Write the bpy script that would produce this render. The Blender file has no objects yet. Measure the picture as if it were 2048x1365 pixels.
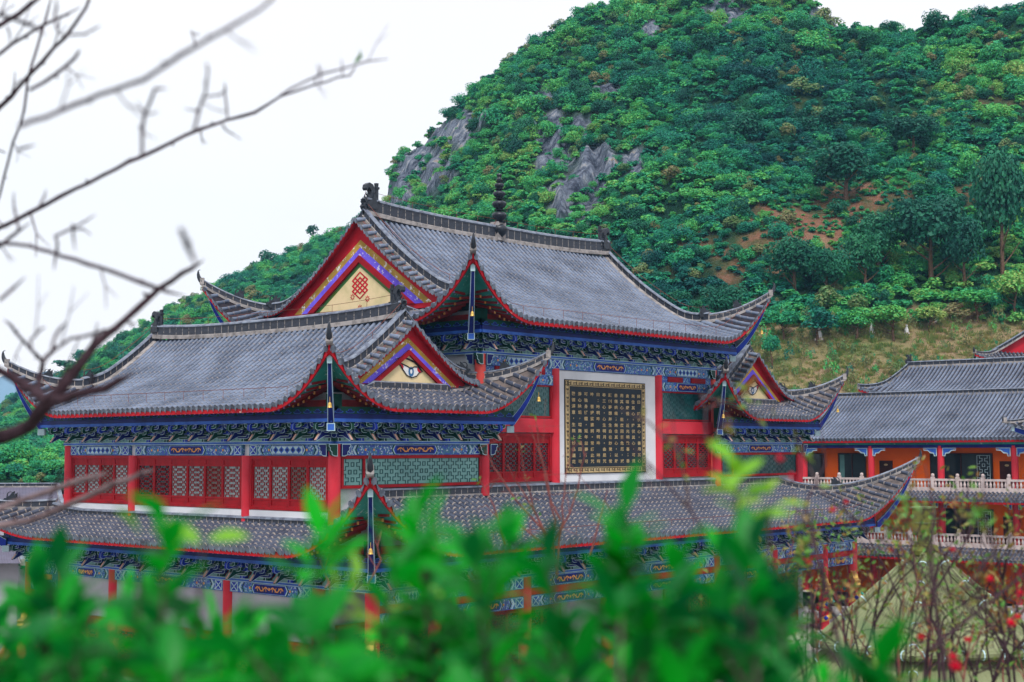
import bpy, bmesh, math, random
import numpy as np
from mathutils import Vector, Matrix
R = math.radians
sc = bpy.context.scene
COL = sc.collection

# ---------------------------------------------------------------- camera
CAM = np.array([-40.58, -45.04, 0.0])
FPX, CX, CY = 2844.0, 1024.0, 682.5
_y, _p, _r = R(40.8), R(4.32), R(0.16)
FW = np.array([math.cos(_y)*math.cos(_p), math.sin(_y)*math.cos(_p), math.sin(_p)])
_rt = np.array([math.sin(_y), -math.cos(_y), 0.0]); _up = np.cross(_rt, FW)
RT = _rt*math.cos(_r)-_up*math.sin(_r); UP = _up*math.cos(_r)+_rt*math.sin(_r)
cam = bpy.data.cameras.new('camera'); camo = bpy.data.objects.new('camera', cam); COL.objects.link(camo)
cam.lens = 50.0; cam.sensor_width = 36.0*2048/2048; cam.clip_start = 0.1; cam.clip_end = 20000
cam.lens = FPX/2048*36.0
m = Matrix(((RT[0], UP[0], -FW[0], CAM[0]), (RT[1], UP[1], -FW[1], CAM[1]), (RT[2], UP[2], -FW[2], CAM[2]), (0, 0, 0, 1)))
camo.matrix_world = m
cam.dof.use_dof = True; cam.dof.focus_distance = 66.0; cam.dof.aperture_fstop = 3.2
sc.camera = camo
GZ = -11.0                                       # level of the temple courtyard

def at(px, py, d):                               # the point seen at a photo pixel, d metres ahead
    r = FW + RT*(px-CX)/FPX - UP*(py-CY)/FPX
    return CAM + r*d

# ---------------------------------------------------------------- world, sun, exposure
world = bpy.data.worlds.new('World'); sc.world = world; world.use_nodes = True
nt = world.node_tree; nt.nodes.clear()
wo = nt.nodes.new('ShaderNodeOutputWorld'); bg = nt.nodes.new('ShaderNodeBackground')
sky = nt.nodes.new('ShaderNodeTexSky'); sky.sky_type = 'NISHITA'; sky.sun_disc = False
SUN_EL, SUN_AZ = R(52), R(200)                   # azimuth as a compass-like angle for the sky
sky.sun_elevation = SUN_EL; sky.sun_rotation = SUN_AZ; sky.air_density = 1.0; sky.dust_density = 2.0
bg.inputs['Strength'].default_value = 0.1
tc = nt.nodes.new('ShaderNodeTexCoord')
nz = nt.nodes.new('ShaderNodeTexNoise'); nz.inputs['Scale'].default_value = 2.2; nz.inputs['Detail'].default_value = 4
cr = nt.nodes.new('ShaderNodeValToRGB')
cr.color_ramp.elements[0].color = (8.35, 8.1, 8.6, 1); cr.color_ramp.elements[0].position = .3
cr.color_ramp.elements[1].color = (8.8, 8.9, 9.1, 1); cr.color_ramp.elements[1].position = .7
mx = nt.nodes.new('ShaderNodeMix'); mx.data_type = 'RGBA'; mx.inputs[0].default_value = .93
nt.links.new(tc.outputs['Generated'], nz.inputs['Vector']); nt.links.new(nz.outputs['Fac'], cr.inputs['Fac'])
nt.links.new(sky.outputs['Color'], mx.inputs[6]); nt.links.new(cr.outputs['Color'], mx.inputs[7])
nt.links.new(mx.outputs[2], bg.inputs['Color']); nt.links.new(bg.outputs[0], wo.inputs[0])
sun = bpy.data.lights.new('sun', 'SUN'); sun.energy = 2.3; sun.angle = R(12); sun.color = (1, .97, .93)
suno = bpy.data.objects.new('sun', sun); COL.objects.link(suno)
sd = Vector((-.55, -.5, 1.15)).normalized()       # towards the sun: over the camera's left shoulder
suno.rotation_euler = sd.to_track_quat('Z', 'Y').to_euler()
sky.sun_elevation = math.asin(sd.z); sky.sun_rotation = math.atan2(sd.x, sd.y)
vs = sc.view_settings; vs.view_transform = 'Standard'; vs.look = 'None'; vs.gamma = 1; vs.exposure = 0.46; vs.use_curve_mapping = False
sc.cycles.use_denoising = True
sc.cycles.max_bounces = 6; sc.cycles.diffuse_bounces = 3; sc.cycles.transparent_max_bounces = 6

# ---------------------------------------------------------------- materials
def newmat(name):
    m = bpy.data.materials.new(name); m.use_nodes = True
    return m, m.node_tree, m.node_tree.nodes['Principled BSDF']
def N(nt, t, **kw):
    n = nt.nodes.new(t)
    for k, v in kw.items():
        if k in n.inputs: n.inputs[k].default_value = v
        else: setattr(n, k, v)
    return n
def ramp(nt, stops, mode='LINEAR'):
    n = nt.nodes.new('ShaderNodeValToRGB'); n.color_ramp.interpolation = mode
    while len(n.color_ramp.elements) < len(stops): n.color_ramp.elements.new(.5)
    for e, (p, c) in zip(n.color_ramp.elements, stops): e.position = p; e.color = (*c, 1)
    return n
def paint(name, c, c2=None, rough=.6, scale=1.2, wear=None, wearamt=.0, spec=.16, metal=0, bump=0.0):
    """paint or plaster: broad tone drift, fine grain, optional chips of another colour"""
    m, nt, b = newmat(name); L = nt.links
    if c2 is None: c2 = tuple(x*.78 for x in c)
    tc = N(nt, 'ShaderNodeTexCoord')
    n1 = N(nt, 'ShaderNodeTexNoise', Scale=scale, Detail=6, Roughness=.6); L.new(tc.outputs['Object'], n1.inputs['Vector'])
    rp = ramp(nt, [(.36, c2), (.58, c)]); L.new(n1.outputs['Fac'], rp.inputs['Fac'])
    out = rp.outputs['Color']
    if wear:
        n2 = N(nt, 'ShaderNodeTexNoise', Scale=scale*2.6, Detail=8, Roughness=.72); L.new(tc.outputs['Object'], n2.inputs['Vector'])
        r2 = ramp(nt, [(1-wearamt-.02, (0, 0, 0)), (1-wearamt+.01, (1, 1, 1))]); L.new(n2.outputs['Fac'], r2.inputs['Fac'])
        mxx = N(nt, 'ShaderNodeMix', data_type='RGBA'); L.new(r2.outputs['Color'], mxx.inputs[0]); L.new(out, mxx.inputs[6]); mxx.inputs[7].default_value = (*wear, 1)
        out = mxx.outputs[2]
    L.new(out, b.inputs['Base Color'])
    b.inputs['Roughness'].default_value = rough; b.inputs['Metallic'].default_value = metal; b.inputs['Specular IOR Level'].default_value = spec
    if bump:
        n3 = N(nt, 'ShaderNodeTexNoise', Scale=scale*14, Detail=4); L.new(tc.outputs['Object'], n3.inputs['Vector'])
        bp = N(nt, 'ShaderNodeBump', Strength=bump, Distance=.02); L.new(n3.outputs['Fac'], bp.inputs['Height']); L.new(bp.outputs[0], b.inputs['Normal'])
    return m
def uvlines(name, base, base2, line, su, lw, rough=.55, sv=None, lwv=.06, noise=3.0):
    """a coloured surface with joint lines at every su metres along UV.x (and sv along UV.y)"""
    m, nt, b = newmat(name); L = nt.links
    uv = N(nt, 'ShaderNodeUVMap'); sp = N(nt, 'ShaderNodeSeparateXYZ'); L.new(uv.outputs[0], sp.inputs[0])
    def lines(o, s, w):
        a = N(nt, 'ShaderNodeMath', operation='MULTIPLY'); a.inputs[1].default_value = 1/s; L.new(o, a.inputs[0])
        f = N(nt, 'ShaderNodeMath', operation='FRACT'); L.new(a.outputs[0], f.inputs[0])
        c = N(nt, 'ShaderNodeMath', operation='LESS_THAN'); c.inputs[1].default_value = w/s; L.new(f.outputs[0], c.inputs[0])
        return c.outputs[0]
    fac = lines(sp.outputs[0], su, lw)
    if sv:
        f2 = lines(sp.outputs[1], sv, lwv); mm = N(nt, 'ShaderNodeMath', operation='MAXIMUM'); L.new(fac, mm.inputs[0]); L.new(f2, mm.inputs[1]); fac = mm.outputs[0]
    tc = N(nt, 'ShaderNodeTexCoord')
    n1 = N(nt, 'ShaderNodeTexNoise', Scale=noise, Detail=8, Roughness=.7); L.new(tc.outputs['Object'], n1.inputs['Vector'])
    rp = ramp(nt, [(.34, base2), (.62, base)]); L.new(n1.outputs['Fac'], rp.inputs['Fac'])
    n2 = N(nt, 'ShaderNodeTexNoise', Scale=9, Detail=3); L.new(tc.outputs['Object'], n2.inputs['Vector'])
    r2 = ramp(nt, [(.4, (0, 0, 0)), (.5, (1, 1, 1))]); L.new(n2.outputs['Fac'], r2.inputs['Fac'])
    mu = N(nt, 'ShaderNodeMath', operation='MULTIPLY'); L.new(fac, mu.inputs[0]); L.new(r2.outputs['Color'], mu.inputs[1])
    mxx = N(nt, 'ShaderNodeMix', data_type='RGBA'); L.new(mu.outputs[0], mxx.inputs[0]); L.new(rp.outputs['Color'], mxx.inputs[6]); mxx.inputs[7].default_value = (*line, 1)
    L.new(mxx.outputs[2], b.inputs['Base Color']); b.inputs['Roughness'].default_value = rough; b.inputs['Specular IOR Level'].default_value = .35
    return m
M = {}
M['tile'] = uvlines('grey_roof_tile', (.172, .21, .295), (.062, .078, .12), (.26, .23, .23), .40, .03, rough=.45, noise=.55)
M['tile_old'] = uvlines('weathered_roof_tile', (.09, .105, .15), (.042, .05, .08), (.36, .31, .28), .40, .05, rough=.5, noise=.8)
M['pan'] = paint('pan_tile', (.032, .025, .032), (.014, .012, .018), rough=.75, scale=2.2)
M['pan_old'] = paint('mossy_pan_tile', (.15, .12, .11), (.05, .045, .05), rough=.8, scale=2.2)
M['cap'] = paint('tile_end', (.17, .20, .25), (.08, .09, .12), rough=.5, scale=3)
M['ridge'] = uvlines('dark_ridge_tile', (.035, .04, .058), (.014, .017, .027), (.33, .29, .26), .55, .04, rough=.45, noise=8)
M['ridge_grid'] = uvlines('gridded_ridge_tile', (.042, .047, .066), (.02, .023, .034), (.40, .34, .30), .42, .035, rough=.5, noise=8, sv=.5, lwv=.05)
M['ridge_cap'] = paint('ridge_cap_tile', (.20, .23, .29), (.09, .10, .14), rough=.4, scale=3)
M['mortar'] = paint('ridge_mortar', (.36, .33, .32), (.17, .155, .15), rough=.9, scale=2.5, bump=.3)
M['black'] = paint('black_glazed_ornament', (.025, .03, .042), (.012, .014, .02), rough=.4, scale=6, spec=.35)
M['red'] = paint('red_paint', (.46, .006, .014), (.30, .003, .009), rough=.6, scale=.9, wear=(.66, .48, .42), wearamt=.33)
M['redwall'] = paint('red_gable_paint', (.52, .010, .022), (.36, .006, .016), rough=.6, scale=.7, wear=(.6, .42, .40), wearamt=.22)
M['column'] = paint('red_column_paint', (.62, .035, .055), (.52, .02, .035), rough=.42, scale=.5)
M['salmon'] = paint('sun_faded_column_paint', (.72, .09, .07), (.62, .06, .05), rough=.5, scale=.5)
M['lattice'] = paint('lattice_red', (.36, .003, .009), (.24, .002, .006), rough=.5, scale=2)
M['darkred'] = paint('dark_red_moulding', (.30, .003, .012), (.22, .002, .008), rough=.6)
M['ochre'] = paint('ochre_band', (.47, .28, .05), (.33, .21, .04), rough=.7, scale=1.0, wear=(.75, .75, .72), wearamt=.415)
M['violet'] = paint('violet_band', (.17, .12, .78), (.13, .08, .62), rough=.6, scale=1.3, wear=(.72, .72, .78), wearamt=.40)
M['ochre_clean'] = paint('ochre_band_clean', (.62, .36, .07), (.52, .29, .05), rough=.7, scale=1.0, wear=(.7, .7, .66), wearamt=.2)
M['violet_clean'] = paint('violet_band_clean', (.17, .11, .80), (.14, .08, .66), rough=.6, scale=1.3)
M['gablegreen'] = paint('gable_green', (.05, .19, .06), (.10, .17, .03), rough=.7, scale=.8)
M['cream'] = paint('gable_cream', (.74, .58, .34), (.56, .48, .25), rough=.8, scale=.9)
M['white'] = paint('white_paint', (.78, .78, .76), (.62, .63, .65), rough=.6)
M['wall'] = paint('white_plaster', (.70, .71, .74), (.56, .57, .61), rough=.85, scale=.35, bump=.1)
M['greywall'] = paint('grey_plaster', (.42, .41, .44), (.32, .31, .35), rough=.85, scale=.4)
M['navy'] = paint('navy_paint', (.008, .015, .15), (.004, .008, .085), rough=.45)
M['blue'] = paint('blue_paint', (.016, .045, .42), (.01, .025, .28), rough=.45)
M['lightblue'] = paint('light_blue_paint', (.04, .13, .50), (.025, .08, .34), rough=.5)
M['green'] = paint('dark_green_paint', (.005, .06, .038), (.003, .028, .02), rough=.45)
M['teal'] = paint('teal_soffit', (.035, .30, .24), (.02, .19, .16), rough=.6, scale=.9, wear=(.38, .52, .47), wearamt=.39)
M['palegreen'] = paint('pale_green_paint', (.30, .52, .46), (.22, .40, .36), rough=.6)
M['outline'] = paint('pale_outline', (.46, .62, .66), (.34, .49, .54), rough=.6)
M['pink'] = paint('pinkish_tan_paint', (.58, .36, .28), (.45, .27, .22), rough=.6)
M['gold'] = paint('gold_paint', (.80, .36, .10), (.62, .24, .06), rough=.5)
M['brass'] = paint('brass', (.62, .40, .11), (.42, .25, .05), rough=.4, metal=.4)
M['purple'] = paint('violet_rafter_end', (.30, .16, .50), (.5, .45, .6), rough=.6, scale=5)
M['rafter'] = paint('rafter_red', (.28, .02, .02), (.16, .01, .01), rough=.6)
M['wire'] = paint('rusty_wire', (.22, .07, .05), rough=.8)
M['panelblack'] = paint('dark_slate_panel', (.010, .018, .028), (.006, .011, .018), rough=.45, scale=.8, spec=.2)
M['panelgold'] = paint('pale_gold', (.52, .39, .20), (.42, .29, .13), rough=.4)
M['black_line'] = paint('black_line', (.01, .012, .016), rough=.6)
M['iris'] = paint('iris_blue', (.05, .16, .34), rough=.5)
M['orange'] = paint('orange_wall', (1.0, .165, .008), (.9, .13, .006), rough=.8, scale=.25)
M['stone'] = paint('pale_pink_stone', (.62, .52, .50), (.46, .38, .37), rough=.8, scale=2)
M['door'] = paint('dark_wood', (.06, .014, .012), (.03, .008, .007), rough=.5)
M['concrete'] = paint('courtyard_paving', (.26, .25, .24), (.16, .155, .15), rough=.9, scale=.3)
M['bamboo'] = paint('bamboo_green_paint', (.20, .22, .115), (.13, .155, .07), rough=.65, scale=1.4, bump=.15)
M['bamboo_dark'] = paint('olive_paint', (.16, .17, .04), (.09, .10, .02), rough=.7, scale=1.4)
M['bark'] = paint('bark', (.055, .030, .040), (.025, .014, .018), rough=.9, scale=30, bump=.3)
M['barkgrey'] = paint('grey_bark', (.09, .06, .065), (.04, .028, .03), rough=.9, scale=20)
M['branchgrey'] = paint('pale_grey_bark', (.22, .16, .165), (.11, .075, .08), rough=.9, scale=20)
M['twig'] = paint('reddish_twig', (.24, .075, .065), (.12, .04, .04), rough=.8, scale=20)
M['trunk'] = paint('tree_trunk', (.16, .09, .06), (.07, .045, .03), rough=.9, scale=4)
M['rose'] = paint('red_petal', (.80, .015, .06), (.55, .005, .03), rough=.5, scale=20)
M['steel'] = paint('galvanised_steel', (.42, .46, .5), rough=.5, metal=.4)
M['tinroof'] = uvlines('ribbed_grey_sheet_roof', (.115, .105, .155), (.085, .08, .12), (.06, .055, .085), .45, .06, rough=.6, noise=.7)
M['brickred'] = paint('terracotta_dome', (.50, .12, .045), (.38, .09, .04), rough=.8, scale=1.5)

def glass(name, c, rough=.12, c2=None):
    m = paint(name, c, c2 or tuple(x*.6 for x in c), rough=rough, scale=.6, spec=.5); return m
M['glass_pale'] = glass('curtained_glass', (.26, .33, .33), .25, (.16, .22, .23))
M['glass_teal'] = glass('teal_glass', (.012, .085, .085), .2, (.008, .05, .055))
M['glass_mint'] = glass('mint_glass', (.15, .34, .32), .3, (.09, .24, .23))
M['glass_dark'] = glass('dark_glass', (.008, .016, .022), .08, (.015, .03, .035))
M['glass_brown'] = glass('brown_curtained_glass', (.12, .08, .06), .3)

def mosaic():
    m, nt, b = newmat('painted_mosaic'); L = nt.links
    tc = N(nt, 'ShaderNodeTexCoord')
    v = N(nt, 'ShaderNodeTexVoronoi', Scale=13.0); L.new(tc.outputs['Object'], v.inputs['Vector'])
    rp = ramp(nt, [(0, (.02, .06, .42)), (.35, (.20, .40, .55)), (.52, (.04, .20, .22)), (.72, (.45, .55, .62)), (.85, (.03, .10, .45))], 'CONSTANT')
    L.new(v.outputs['Color'], rp.inputs['Fac'])
    v2 = N(nt, 'ShaderNodeTexVoronoi', Scale=13.0, feature='DISTANCE_TO_EDGE'); L.new(tc.outputs['Object'], v2.inputs['Vector'])
    lt = N(nt, 'ShaderNodeMath', operation='LESS_THAN'); lt.inputs[1].default_value = .1; L.new(v2.outputs[0], lt.inputs[0])
    mxx = N(nt, 'ShaderNodeMix', data_type='RGBA'); L.new(lt.outputs[0], mxx.inputs[0]); L.new(rp.outputs[0], mxx.inputs[6]); mxx.inputs[7].default_value = (.03, .09, .32, 1)
    L.new(mxx.outputs[2], b.inputs['Base Color']); b.inputs['Roughness'].default_value = .55
    return m
M['mosaic'] = mosaic()

def leafmat(name, cols, rough=.5, trans=.25, scale=.12, leafvar=True, spec=.4):
    m, nt, b = newmat(name); L = nt.links
    oi = N(nt, 'ShaderNodeObjectInfo'); g = N(nt, 'ShaderNodeNewGeometry')
    nz = N(nt, 'ShaderNodeTexNoise', Scale=scale, Detail=3); L.new(g.outputs['Position'], nz.inputs['Vector'])
    a = N(nt, 'ShaderNodeMath', operation='MULTIPLY_ADD'); a.inputs[1].default_value = .5; L.new(oi.outputs['Random'], a.inputs[0])
    a2 = N(nt, 'ShaderNodeMath', operation='MULTIPLY_ADD'); a2.inputs[1].default_value = 1.5 if scale < .04 else .9; a2.inputs[2].default_value = -.50 if scale < .04 else -.22; L.new(nz.outputs['Fac'], a2.inputs[0]); L.new(a2.outputs[0], a.inputs[2])
    out = a.outputs[0]
    if leafvar:
        a3 = N(nt, 'ShaderNodeMath', operation='MULTIPLY_ADD'); a3.inputs[1].default_value = .30; L.new(g.outputs['Random Per Island'], a3.inputs[0]); L.new(out, a3.inputs[2])
        a4 = N(nt, 'ShaderNodeMath', operation='SUBTRACT'); a4.inputs[1].default_value = .15; L.new(a3.outputs[0], a4.inputs[0]); out = a4.outputs[0]
    n = len(cols); rp = ramp(nt, [(i/(n-1), c) for i, c in enumerate(cols)]); L.new(out, rp.inputs['Fac'])
    L.new(rp.outputs[0], b.inputs['Base Color']); b.inputs['Roughness'].default_value = rough; b.inputs['Specular IOR Level'].default_value = spec
    tr = N(nt, 'ShaderNodeBsdfTranslucent'); L.new(rp.outputs[0], tr.inputs['Color'])
    ms = N(nt, 'ShaderNodeMixShader'); ms.inputs[0].default_value = trans
    L.new(b.outputs[0], ms.inputs[1]); L.new(tr.outputs[0], ms.inputs[2])
    L.new(ms.outputs[0], nt.nodes['Material Output'].inputs[0])
    return m
M['forest'] = leafmat('forest_leaves', [(.008, .08, .08), (.013, .16, .13), (.025, .28, .155), (.06, .40, .13), (.15, .50, .11), (.32, .42, .12)], scale=.03, spec=.15)
M['pine'] = leafmat('dark_tree_leaves', [(.010, .08, .065), (.018, .15, .085), (.04, .23, .09)], scale=.3, spec=.15)
M['bushleaf'] = leafmat('shrub_leaves', [(.001, .09, .03), (.002, .25, .02), (.003, .46, .012), (.02, .64, .012), (.10, .68, .16)], rough=.42, scale=3.5, trans=.45, spec=.22)
M['youngleaf'] = leafmat('young_leaves', [(.12, .42, .015), (.26, .50, .02), (.46, .46, .03)], rough=.4, scale=5, trans=.4)
M['autumnleaf'] = leafmat('turning_leaves', [(.02, .14, .03), (.05, .24, .04), (.12, .28, .04), (.30, .14, .04), (.05, .2, .04)], rough=.5, scale=6, trans=.3)
M['grass'] = leafmat('dry_grass', [(.16, .32, .09), (.34, .42, .14), (.56, .44, .22), (.60, .36, .20)], scale=.05, trans=.4, spec=.1)

M['olive'] = leafmat('olive_leaves', [(.06, .20, .08), (.14, .26, .09), (.26, .20, .10), (.09, .26, .08)], scale=.06, spec=.15)
def hillmat():
    m, nt, b = newmat('hillside_ground'); L = nt.links
    tc = N(nt, 'ShaderNodeTexCoord'); at_ = N(nt, 'ShaderNodeAttribute', attribute_name='rock'); ag = N(nt, 'ShaderNodeAttribute', attribute_name='meadow')
    mp = N(nt, 'ShaderNodeMapping'); mp.inputs['Scale'].default_value = (1, 1, .3); L.new(tc.outputs['Object'], mp.inputs['Vector'])
    n1 = N(nt, 'ShaderNodeTexNoise', Scale=.28, Detail=10, Roughness=.72); L.new(mp.outputs[0], n1.inputs['Vector'])
    vc = N(nt, 'ShaderNodeTexVoronoi', Scale=.55, feature='DISTANCE_TO_EDGE'); mp2 = N(nt, 'ShaderNodeMapping'); mp2.inputs['Scale'].default_value = (1, 1, .45); L.new(tc.outputs['Object'], mp2.inputs['Vector']); L.new(mp2.outputs[0], vc.inputs['Vector'])
    ck = N(nt, 'ShaderNodeMath', operation='MULTIPLY'); ck.inputs[1].default_value = 2.2; ck.use_clamp = True; L.new(vc.outputs[0], ck.inputs[0])
    n1b = N(nt, 'ShaderNodeTexNoise', Scale=1.4, Detail=8, Roughness=.7); L.new(mp.outputs[0], n1b.inputs['Vector'])
    add = N(nt, 'ShaderNodeMath', operation='ADD'); L.new(n1.outputs['Fac'], add.inputs[0]); s1 = N(nt, 'ShaderNodeMath', operation='MULTIPLY_ADD'); s1.inputs[1].default_value = .55; s1.inputs[2].default_value = -.27; L.new(n1b.outputs['Fac'], s1.inputs[0]); L.new(s1.outputs[0], add.inputs[1])
    s2 = N(nt, 'ShaderNodeMath', operation='MULTIPLY_ADD'); s2.inputs[1].default_value = .22; s2.inputs[2].default_value = -.17; L.new(ck.outputs[0], s2.inputs[0]); add2 = N(nt, 'ShaderNodeMath', operation='ADD'); L.new(add.outputs[0], add2.inputs[0]); L.new(s2.outputs[0], add2.inputs[1])
    rock = ramp(nt, [(.24, (.06, .07, .11)), (.38, (.20, .23, .31)), (.52, (.36, .40, .49)), (.63, (.60, .56, .54)), (.72, (.52, .32, .19))]); L.new(add2.outputs[0], rock.inputs['Fac'])
    n2 = N(nt, 'ShaderNodeTexNoise', Scale=.12, Detail=8, Roughness=.65); L.new(tc.outputs['Object'], n2.inputs['Vector'])
    soil = ramp(nt, [(.38, (.012, .06, .035)), (.56, (.03, .10, .04)), (.66, (.12, .14, .06))])
    bare = N(nt, 'ShaderNodeAttribute', attribute_name='bare'); redso = ramp(nt, [(.40, (.06, .12, .05)), (.48, (.22, .17, .08)), (.56, (.44, .20, .13)), (.7, (.50, .32, .20))]); L.new(n2.outputs['Fac'], redso.inputs['Fac']); L.new(n2.outputs['Fac'], soil.inputs['Fac'])
    gr = ramp(nt, [(.32, (.24, .32, .11)), (.46, (.50, .42, .20)), (.6, (.64, .44, .28))]); L.new(n2.outputs['Fac'], gr.inputs['Fac'])
    m1 = N(nt, 'ShaderNodeMix', data_type='RGBA'); m0 = N(nt, 'ShaderNodeMix', data_type='RGBA'); L.new(bare.outputs['Fac'], m0.inputs[0]); L.new(soil.outputs[0], m0.inputs[6]); L.new(redso.outputs[0], m0.inputs[7]); L.new(ag.outputs['Fac'], m1.inputs[0]); L.new(m0.outputs[2], m1.inputs[6]); L.new(gr.outputs[0], m1.inputs[7])
    m2 = N(nt, 'ShaderNodeMix', data_type='RGBA'); L.new(at_.outputs['Fac'], m2.inputs[0]); L.new(m1.outputs[2], m2.inputs[6]); L.new(rock.outputs[0], m2.inputs[7])
    L.new(m2.outputs[2], b.inputs['Base Color']); b.inputs['Roughness'].default_value = .95; b.inputs['Specular IOR Level'].default_value = .1
    bp = N(nt, 'ShaderNodeBump', Strength=1.0, Distance=3.0); L.new(add2.outputs[0], bp.inputs['Height']); L.new(bp.outputs[0], b.inputs['Normal'])
    return m
M['hill'] = hillmat()

# ---------------------------------------------------------------- objects
def link(o, parent=None):
    COL.objects.link(o)
    if parent is not None: o.parent = parent
    return o
def tag(o, label=None, cat=None, group=None, kind=None):
    if label: o['label'] = label
    if cat: o['category'] = cat
    if group: o['group'] = group
    if kind: o['kind'] = kind
    return o
def empty(name, loc=(0, 0, 0), rz=0.0):
    o = bpy.data.objects.new(name, None); COL.objects.link(o); o.location = loc; o.rotation_euler = (0, 0, rz); o.empty_display_size = .5
    return o
class MB:
    """collects polygons, becomes ONE mesh object"""
    def __init__(s): s.v = []; s.f = []; s.m = []; s.uv = []; s.mats = []
    def mi(s, mat):
        if isinstance(mat, str): mat = M[mat]
        if mat not in s.mats: s.mats.append(mat)
        return s.mats.index(mat)
    def face(s, pts, mat, uv=None):
        k = len(s.v); s.v.extend([tuple(p) for p in pts]); s.f.append(tuple(range(k, k+len(pts)))); s.m.append(s.mi(mat))
        s.uv.extend(uv if uv is not None else [(0.2, 0.2)]*len(pts))
    def grid(s, rows, mat, uvs=None, smooth=False):
        k = len(s.v); nr, nc = len(rows), len(rows[0]); mi = s.mi(mat)
        for r in rows: s.v.extend([tuple(p) for p in r])
        for i in range(nr-1):
            for j in range(nc-1):
                a = k+i*nc+j; s.f.append((a, a+1, a+nc+1, a+nc)); s.m.append(mi)
                if uvs is not None: s.uv.extend([uvs[i][j], uvs[i][j+1], uvs[i+1][j+1], uvs[i+1][j]])
                else: s.uv.extend([(.2, .2)]*4)
    def hexa(s, p, mat):                          # p: 8 corners, bottom 4 then top 4
        for q in ((0, 3, 2, 1), (4, 5, 6, 7), (0, 1, 5, 4), (1, 2, 6, 5), (2, 3, 7, 6), (3, 0, 4, 7)): s.face([p[i] for i in q], mat)
    def box(s, x0, x1, y0, y1, z0, z1, mat): s.hexa([(x0, y0, z0), (x1, y0, z0), (x1, y1, z0), (x0, y1, z0), (x0, y0, z1), (x1, y0, z1), (x1, y1, z1), (x0, y1, z1)], mat)
    def build(s, name, parent=None, smooth=False, weld=False, loc=None, label=None):
        me = bpy.data.meshes.new(name); me.from_pydata(s.v, [], s.f)
        for mt in s.mats: me.materials.append(mt)
        me.polygons.foreach_set('material_index', np.array(s.m, dtype=np.int32))
        u = me.uv_layers.new(name='UVMap'); u.data.foreach_set('uv', np.array(s.uv, dtype=np.float32).ravel())
        if weld:
            b = bmesh.new(); b.from_mesh(me); bmesh.ops.remove_doubles(b, verts=b.verts, dist=.0005); b.to_mesh(me); b.free()
        if smooth: me.polygons.foreach_set('use_smooth', np.ones(len(me.polygons), dtype=bool))
        me.update()
        o = bpy.data.objects.new(name, me); link(o, parent)
        if loc is not None: o.location = loc
        if label: o['label'] = label
        return o
V = lambda *a: np.array(a, float)
Zv = V(0, 0, 1)
class Frame:
    """u runs along a wall, o outwards from it, z up"""
    def __init__(s, org, u, n): s.o = V(*org); s.u = V(*u); s.n = V(*n)
    def __call__(s, u, z, o=0.0): return s.o+s.u*u+s.n*o+Zv*z
def fbox(mb, F, u0, u1, z0, z1, o0, o1, mat):
    mb.hexa([F(u0, z0, o1), F(u1, z0, o1), F(u1, z0, o0), F(u0, z0, o0), F(u0, z1, o1), F(u1, z1, o1), F(u1, z1, o0), F(u0, z1, o0)], mat)
def inset2(p, t):
    n = len(p); out = []; ar = sum(p[i][0]*p[(i+1) % n][1]-p[(i+1) % n][0]*p[i][1] for i in range(n)); sg = 1 if ar > 0 else -1
    for i in range(n):
        a, b, c = V(*p[i-1]), V(*p[i]), V(*p[(i+1) % n])
        d1 = (b-a)/(np.linalg.norm(b-a)+1e-9); d2 = (c-b)/(np.linalg.norm(c-b)+1e-9)
        n1 = V(-d1[1], d1[0])*sg; n2 = V(-d2[1], d2[0])*sg; bi = n1+n2; l = np.linalg.norm(bi)
        bi = bi/l if l > 1e-6 else n1; k = t/max(.45, float(bi@n1)); out.append(tuple(b+bi*k))
    return out
def prism(mb, pts2, P, off, fill, edge=None, inset=.03, back=False):
    """polygon pts2 placed by P(a,b), extruded by the vector off; rim in edge colour"""
    n = len(pts2); A = [P(*p) for p in pts2]; B = [a+off for a in A]
    for i in range(n): mb.face([A[i], A[(i+1) % n], B[(i+1) % n], B[i]], edge if (edge and i % 2 == 7) else fill)
    if edge:
        q = inset2(pts2, inset)
        for side in ((0, 1) if back else (1,)):
            S = B if side else A; o = off if side else off*0
            Q = [P(*p)+o for p in q]
            for i in range(n): mb.face([S[i], S[(i+1) % n], Q[(i+1) % n], Q[i]], edge)
            mb.face(Q, fill)
        if not back: mb.face(A, fill)
    else: mb.face(A, fill); mb.face(B, fill)
def plate(mb, F, pts, o, mat, th=.012):            # flat painted shape standing just proud of a wall
    prism(mb, pts, lambda a, b: F(a, b, o-th), F.n*th, mat)
def stroke(mb, F, pts, w, o, mat, closed=False, taper=False, th=.012):
    P = [V(*p) for p in pts]; n = len(P)
    L, Rr = [], []
    for i in range(n):
        a = P[i-1] if (i > 0 or closed) else P[i]; b = P[(i+1) % n] if (i < n-1 or closed) else P[i]
        d = b-a; d = d/(np.linalg.norm(d)+1e-9); nn = V(-d[1], d[0]); ww = w*(math.sin(math.pi*(i+.6)/(n+.2)) if taper else 1)/2
        L.append(P[i]+nn*ww); Rr.append(P[i]-nn*ww)
    for i in range(n if closed else n-1):
        j = (i+1) % n; mb.face([F(*L[i], o), F(*L[j], o), F(*Rr[j], o), F(*Rr[i], o)], mat)
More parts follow.
